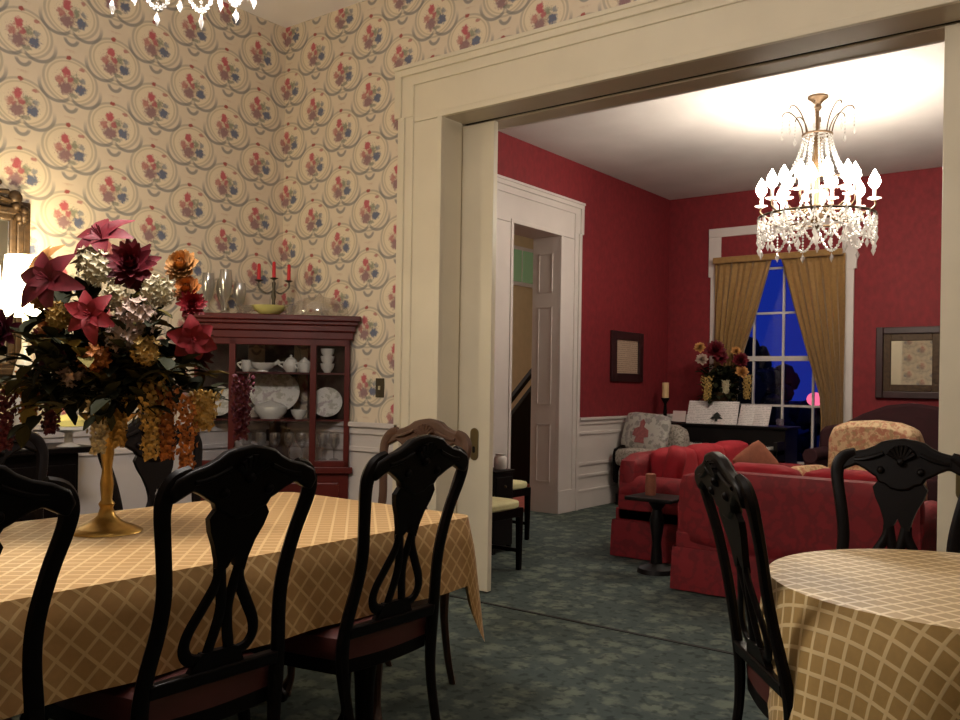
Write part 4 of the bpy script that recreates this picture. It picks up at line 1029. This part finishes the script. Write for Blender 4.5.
# floral chair, camelback settee, ottoman
fc = thing('armchair', 'floral upholstered armchair with rounded back right of the window', 'chair', (-1.70, 7.25, 0), radians(165))
q = MB(); puff(q, (-.34, -.05, .12), (.34, .66, .46), .07); q.build('seat', M['floral'], fc)
mb = MB(); outl = [(.33, .3), (.36, .6), (.355, .85), (.32, .95), (.18, .995), (0, 1.01), (-.18, .995), (-.32, .95), (-.355, .85), (-.36, .6), (-.33, .3)]
mb.prism(outl, -.14, .06); mb.build('backrest', M['floral'], fc, bevel=.05)
for s in (-1, 1):
    q = MB(); puff(q, (s*.30, -.02, .2), (s*.44, .60, .64), .06); q.build('arm', M['floral'], fc)
    for y in (.02, .56): MB().box((s*.3, y, .06), (.05, .05, .12), taper=.7).build('leg', M['dark'], fc, smooth=False)
st = thing('settee', 'dark wine camelback settee under the framed mirror on the back wall', 'settee', (-1.86, 9.50, 0), pi)
outl = [(.85, .4), (.86, .80), (.80, .86), (.62, .90), (.44, 1.0), (.22, 1.09), (0, 1.12), (-.22, 1.09), (-.44, 1.0), (-.62, .90), (-.80, .86), (-.86, .80), (-.85, .4)]
mb = MB(); mb.prism(outl, 0, .14); mb.build('backrest', M['wine'], st, bevel=.03)
q = MB(); puff(q, (-.82, .12, .22), (.82, .66, .45), .05); q.build('seat', M['wine'], st)
for s in (-1, 1):
    a_ = MB(); a_.span((s*.86, .04, .3), (s*.74, .62, .58)); a_.tube([(s*.80, .04, .58), (s*.80, .63, .58)], .075, 14, ref=(0, 0, 1)); a_.build('arm', M['wine'], st, bevel=.01)
    for y in (.08, .6): MB().box((s*.78, y, .11), (.05, .05, .22), taper=.6).build('leg', M['dark'], st, smooth=False)
ot = thing('ottoman', 'round orange red ottoman behind the right end of the loveseat', 'ottoman', (-1.02, 6.15, 0))
MB().lathe([(.16, .10), (.20, .14), (.21, .34), (.19, .42), (.10, .465), (.001, .47)], n=24).build('cushion', M['ottoman'], ot)
for k in range(3):
    a = 2*pi*k/3; MB().box((cos(a)*.12, sin(a)*.12, .055), (.035, .035, .11)).build('leg', M['dark'], ot, smooth=False)
# pictures
pc = thing('framed_document', 'dark framed document hanging on the red wall left of the piano', 'picture', (XP+.001, 8.59, 1.56))
mb = MB()
for s in (-1, 1):
    mb.span((0, s*.36, -.27), (.03, s*.25, .27)); mb.span((0, -.25, s*.27), (.03, .25, s*.18))
mb.build('frame', M['frame'], pc, smooth=False, bevel=.004)
MB().span((.002, -.26, -.19), (.012, .26, .19)).build('sheet', M['doc'], pc, smooth=False)
mm = thing('framed_mirror', 'mirror in a dark and gilt frame on the red back wall right of the window', 'mirror', (-1.905, YB-.001, 1.52))
mb = MB()
for s in (-1, 1):
    mb.span((s*.33, -.045, -.36), (s*.26, 0, .36)); mb.span((-.26, -.045, s*.36), (.26, 0, s*.29))
mb.build('frame', M['frame'], mm, smooth=False, bevel=.008)
mb = MB()
for s in (-1, 1):
    mb.span((s*.26, -.03, -.29), (s*.19, 0, .29)); mb.span((-.19, -.03, s*.29), (.19, 0, s*.22))
mb.build('gilt_liner', M['giltwood'], mm, smooth=False, bevel=.006)
MB().span((-.20, -.012, -.23), (.20, -.004, .23)).build('glass', M['mirror'], mm, smooth=False)

# curtains and valance
def curtain(label, xa, xb, edge, flip):
    """a pleated panel hung between xa and xb; edge(f) gives the inner edge's x at height fraction f (0 top, 1 bottom)"""
    mb = MB(); nx, nz = 48, 26; z0, z1 = 2.66, .06; n0 = len(mb.v)
    for j in range(nz+1):
        f = j/nz; z = z0+(z1-z0)*f; xi = edge(f)
        for i in range(nx+1):
            g = i/nx; x = xa+(xi-xa)*g
            amp = .028*(.35+.65*min(1, f*4)); y = YB-.10+amp*sin(g*2*pi*8+.5*sin(f*5))+.01*sin(g*31+f*9)
            mb.v.append(Vector((x, y, z)))
    for j in range(nz):
        for i in range(nx):
            a = n0+j*(nx+1)+i; mb.face((a, a+1, a+nx+2, a+nx+1))
    o = mb.build('curtain', M['curtain'], solid=.004); return tag(o, label, 'curtain', 'ochre curtains at the parlor window')
def interp(tab):
    def fn(f):
        for (a, xa), (b, xb) in zip(tab, tab[1:]):
            if f <= b: return xa+(xb-xa)*((f-a)/(b-a))**1.0
        return tab[-1][1]
    return fn
curtain('left ochre curtain swept aside behind the piano flowers', W0-.04, 0, interp([(0, -3.29), (.03, -3.31), (.21, -3.445), (.38, -3.585), (.51, -3.63), (.68, -3.68), (1, -3.70)]), False)
curtain('right ochre curtain swept aside beside the bare red wall', W1+.05, 0, interp([(0, -3.20), (.03, -3.17), (.2, -3.06), (.37, -2.93), (.57, -2.765), (.67, -2.74), (.85, -2.77), (1, -2.78)]), True)
vb = thing('valance', 'red covered valance box with ochre band over the parlor window', 'valance', (-3.24, YB-.02, 2.8))
MB().span((-.66, .0, -.10), (.66, .03, .15)).build('board', M['red'], vb, smooth=False)
MB().span((-.70, -.155, -.17), (.70, -.125, -.10)).build('band', M['curtain'], vb, smooth=False, bevel=.01)

# chairs by the side door
def side_chair(label, loc, rz):
    t = thing('side_chair', label, 'chair', loc, rz, 'yellow seated side chairs by the parlor door')
    for s in (-1, 1):
        MB().box((s*.20, .20, .21), (.04, .04, .42), taper=.75).build('front_leg', M['dark'], t, smooth=False, bevel=.003)
        mb = MB().tube(spline([(s*.19, -.24, 0), (s*.19, -.20, .2), (s*.19, -.19, .45), (s*.19, -.23, .7), (s*.18, -.28, .92)], 4), .02, 8, (1, .8)); mb.build('back_leg', M['dark'], t)
        MB().span((s*.19-.01, -.19, .12), (s*.19+.01, .2, .145)).build('stretcher', M['dark'], t, smooth=False)
    MB().span((-.22, -.21, .36), (.22, .22, .42)).build('seat_frame', M['dark'], t, smooth=False, bevel=.004)
    q = MB(); puff(q, (-.225, -.20, .41), (.225, .225, .475), .03); q.build('seat_cushion', M['yellowseat'], t)
    mb = MB(); mb.prism([(-.19, .86), (.19, .86), (.21, .93), (.1, .96), (0, .965), (-.1, .96), (-.21, .93)], -.275, -.25); mb.build('crest_rail', M['dark'], t, bevel=.004)
    mb = MB(); mb.prism([(-.05, .47), (.05, .47), (.035, .62), (.07, .75), (.05, .87), (-.05, .87), (-.07, .75), (-.035, .62)], -.012, .006); mb.xf(lambda p: (p.x, p.y-.20-.18*max(0, p.z-.45), p.z)); mb.build('splat', M['dark'], t)
    return t
side_chair('dark side chair with pale yellow seat just behind the sliding door', (-3.56, 4.67, 0), -pi/2)
side_chair('dark side chair with pale yellow seat in front of the parlor side door', (-4.16, 5.65, 0), -pi/2)
ns = thing('nightstand', 'small dark cabinet between the two yellow seated side chairs', 'cabinet', (-3.90, 5.27, 0))
MB().span((-.12, -.12, .05), (.12, .12, .59)).build('body', M['black'], ns, smooth=False, bevel=.004)
MB().span((-.13, -.13, .59), (.13, .13, .61)).build('top', M['black'], ns, smooth=False, bevel=.004)
dw = MB().span((.12, -.10, .42), (.128, .10, .56)).build('drawer', M['black'], ns, smooth=False, bevel=.003)
MB().ball((.136, 0, .49), .010).build('knob', M['brass'], dw)
for sx in (-1, 1):
    for sy in (-1, 1): MB().box((sx*.10, sy*.10, .025), (.03, .03, .05)).build('foot', M['black'], ns, smooth=False)
lathe_thing('white_jar', 'white jar on the small dark cabinet at the edge of the sliding door', 'jar', (-3.85, 5.32, .611), [(.04, 0), (.05, .03), (.05, .08), (.035, .10), (.04, .115), (.001, .115)], M['jar'], 18, rot=0)
# stair rail in the hall
sr = thing('stair_rail', 'dark stair handrail and newel post in the hall beyond the side door', 'staircase', (-6.2, 8.6, 0))
MB().lathe([(.06, 0), (.06, .3), (.04, .4), (.045, .8), (.065, .85), (.065, .95), (.03, 1.0), (.001, 1.02)], n=12).build('newel_post', M['dark'], sr)
mb = MB(); mb.loops([[(x, y, z) for x, z in ((-.03, 0), (.03, 0), (.03, .07), (-.03, .07))] for y, z in ((0, 0),)]*1+[[(x, 1.6, z+1.2) for x, z in ((-.03, 0), (.03, 0), (.03, .07), (-.03, .07))]])
mb.xf(lambda p: (p.x, p.y, p.z+.90)); mb.build('handrail', M['dark'], sr)
mb = MB(); mb.loops([[(x, y, z) for y, z in ((0, .45), (0, .75), (1.6, 1.95), (1.6, .0), (.1, 0))] for x in (-.03, .03)]); mb.build('stringer', M['dark'], sr, smooth=False)

# outside the window
def tree(label, loc, h, r):
    t = thing('tree', label, 'tree', loc, 0, 'dark trees outside the window')
    MB().tube([(0, 0, 0), (.1, 0, h*.5)], [.18, .1], 8).build('trunk', M['tree'], t)
    mb = MB()
    for i in range(260):
        a = random.uniform(0, 2*pi); q = random.uniform(0, 1)**.5*r; mb.ball((cos(a)*q, sin(a)*q, h*.55+random.uniform(-.45, .45)*h*(1-.6*(q/r)**2)), random.uniform(.05, .16)*r, n=6, m=4)
    mb.build('crown', M['tree'], t); return t
tree('dark tree outside the parlor window, left', (-6.5, 14.6, -.8), 3.3, 1.7)
tree('dark low tree outside the parlor window, right', (-3.2, 16.2, -.8), 2.2, 1.3)
struct(MB().span((-60, YB+.6, -.9), (40, 140, -.8)).build('ground', M['tree'], smooth=False))
hd = thing('hedge', 'long dark hedge outside beyond the parlor window', 'hedge', (-6.0, 19.0, -.8))
mb = MB()
for i in range(420):
    mb.ball((random.uniform(-5, 5), random.uniform(-.3, .3), random.uniform(.05, 1.75)), random.uniform(.12, .22), n=6, m=4)
mb.build('leaves', M['tree'], hd)
pk = thing('pink_reflection_globe', 'small pink glowing globe outside the parlor window, standing in for a lamp reflection in the pane', 'lamp', (-3.60, 12.2, -.8))  # globe on a post, added in place of a lamp's reflection in the glass
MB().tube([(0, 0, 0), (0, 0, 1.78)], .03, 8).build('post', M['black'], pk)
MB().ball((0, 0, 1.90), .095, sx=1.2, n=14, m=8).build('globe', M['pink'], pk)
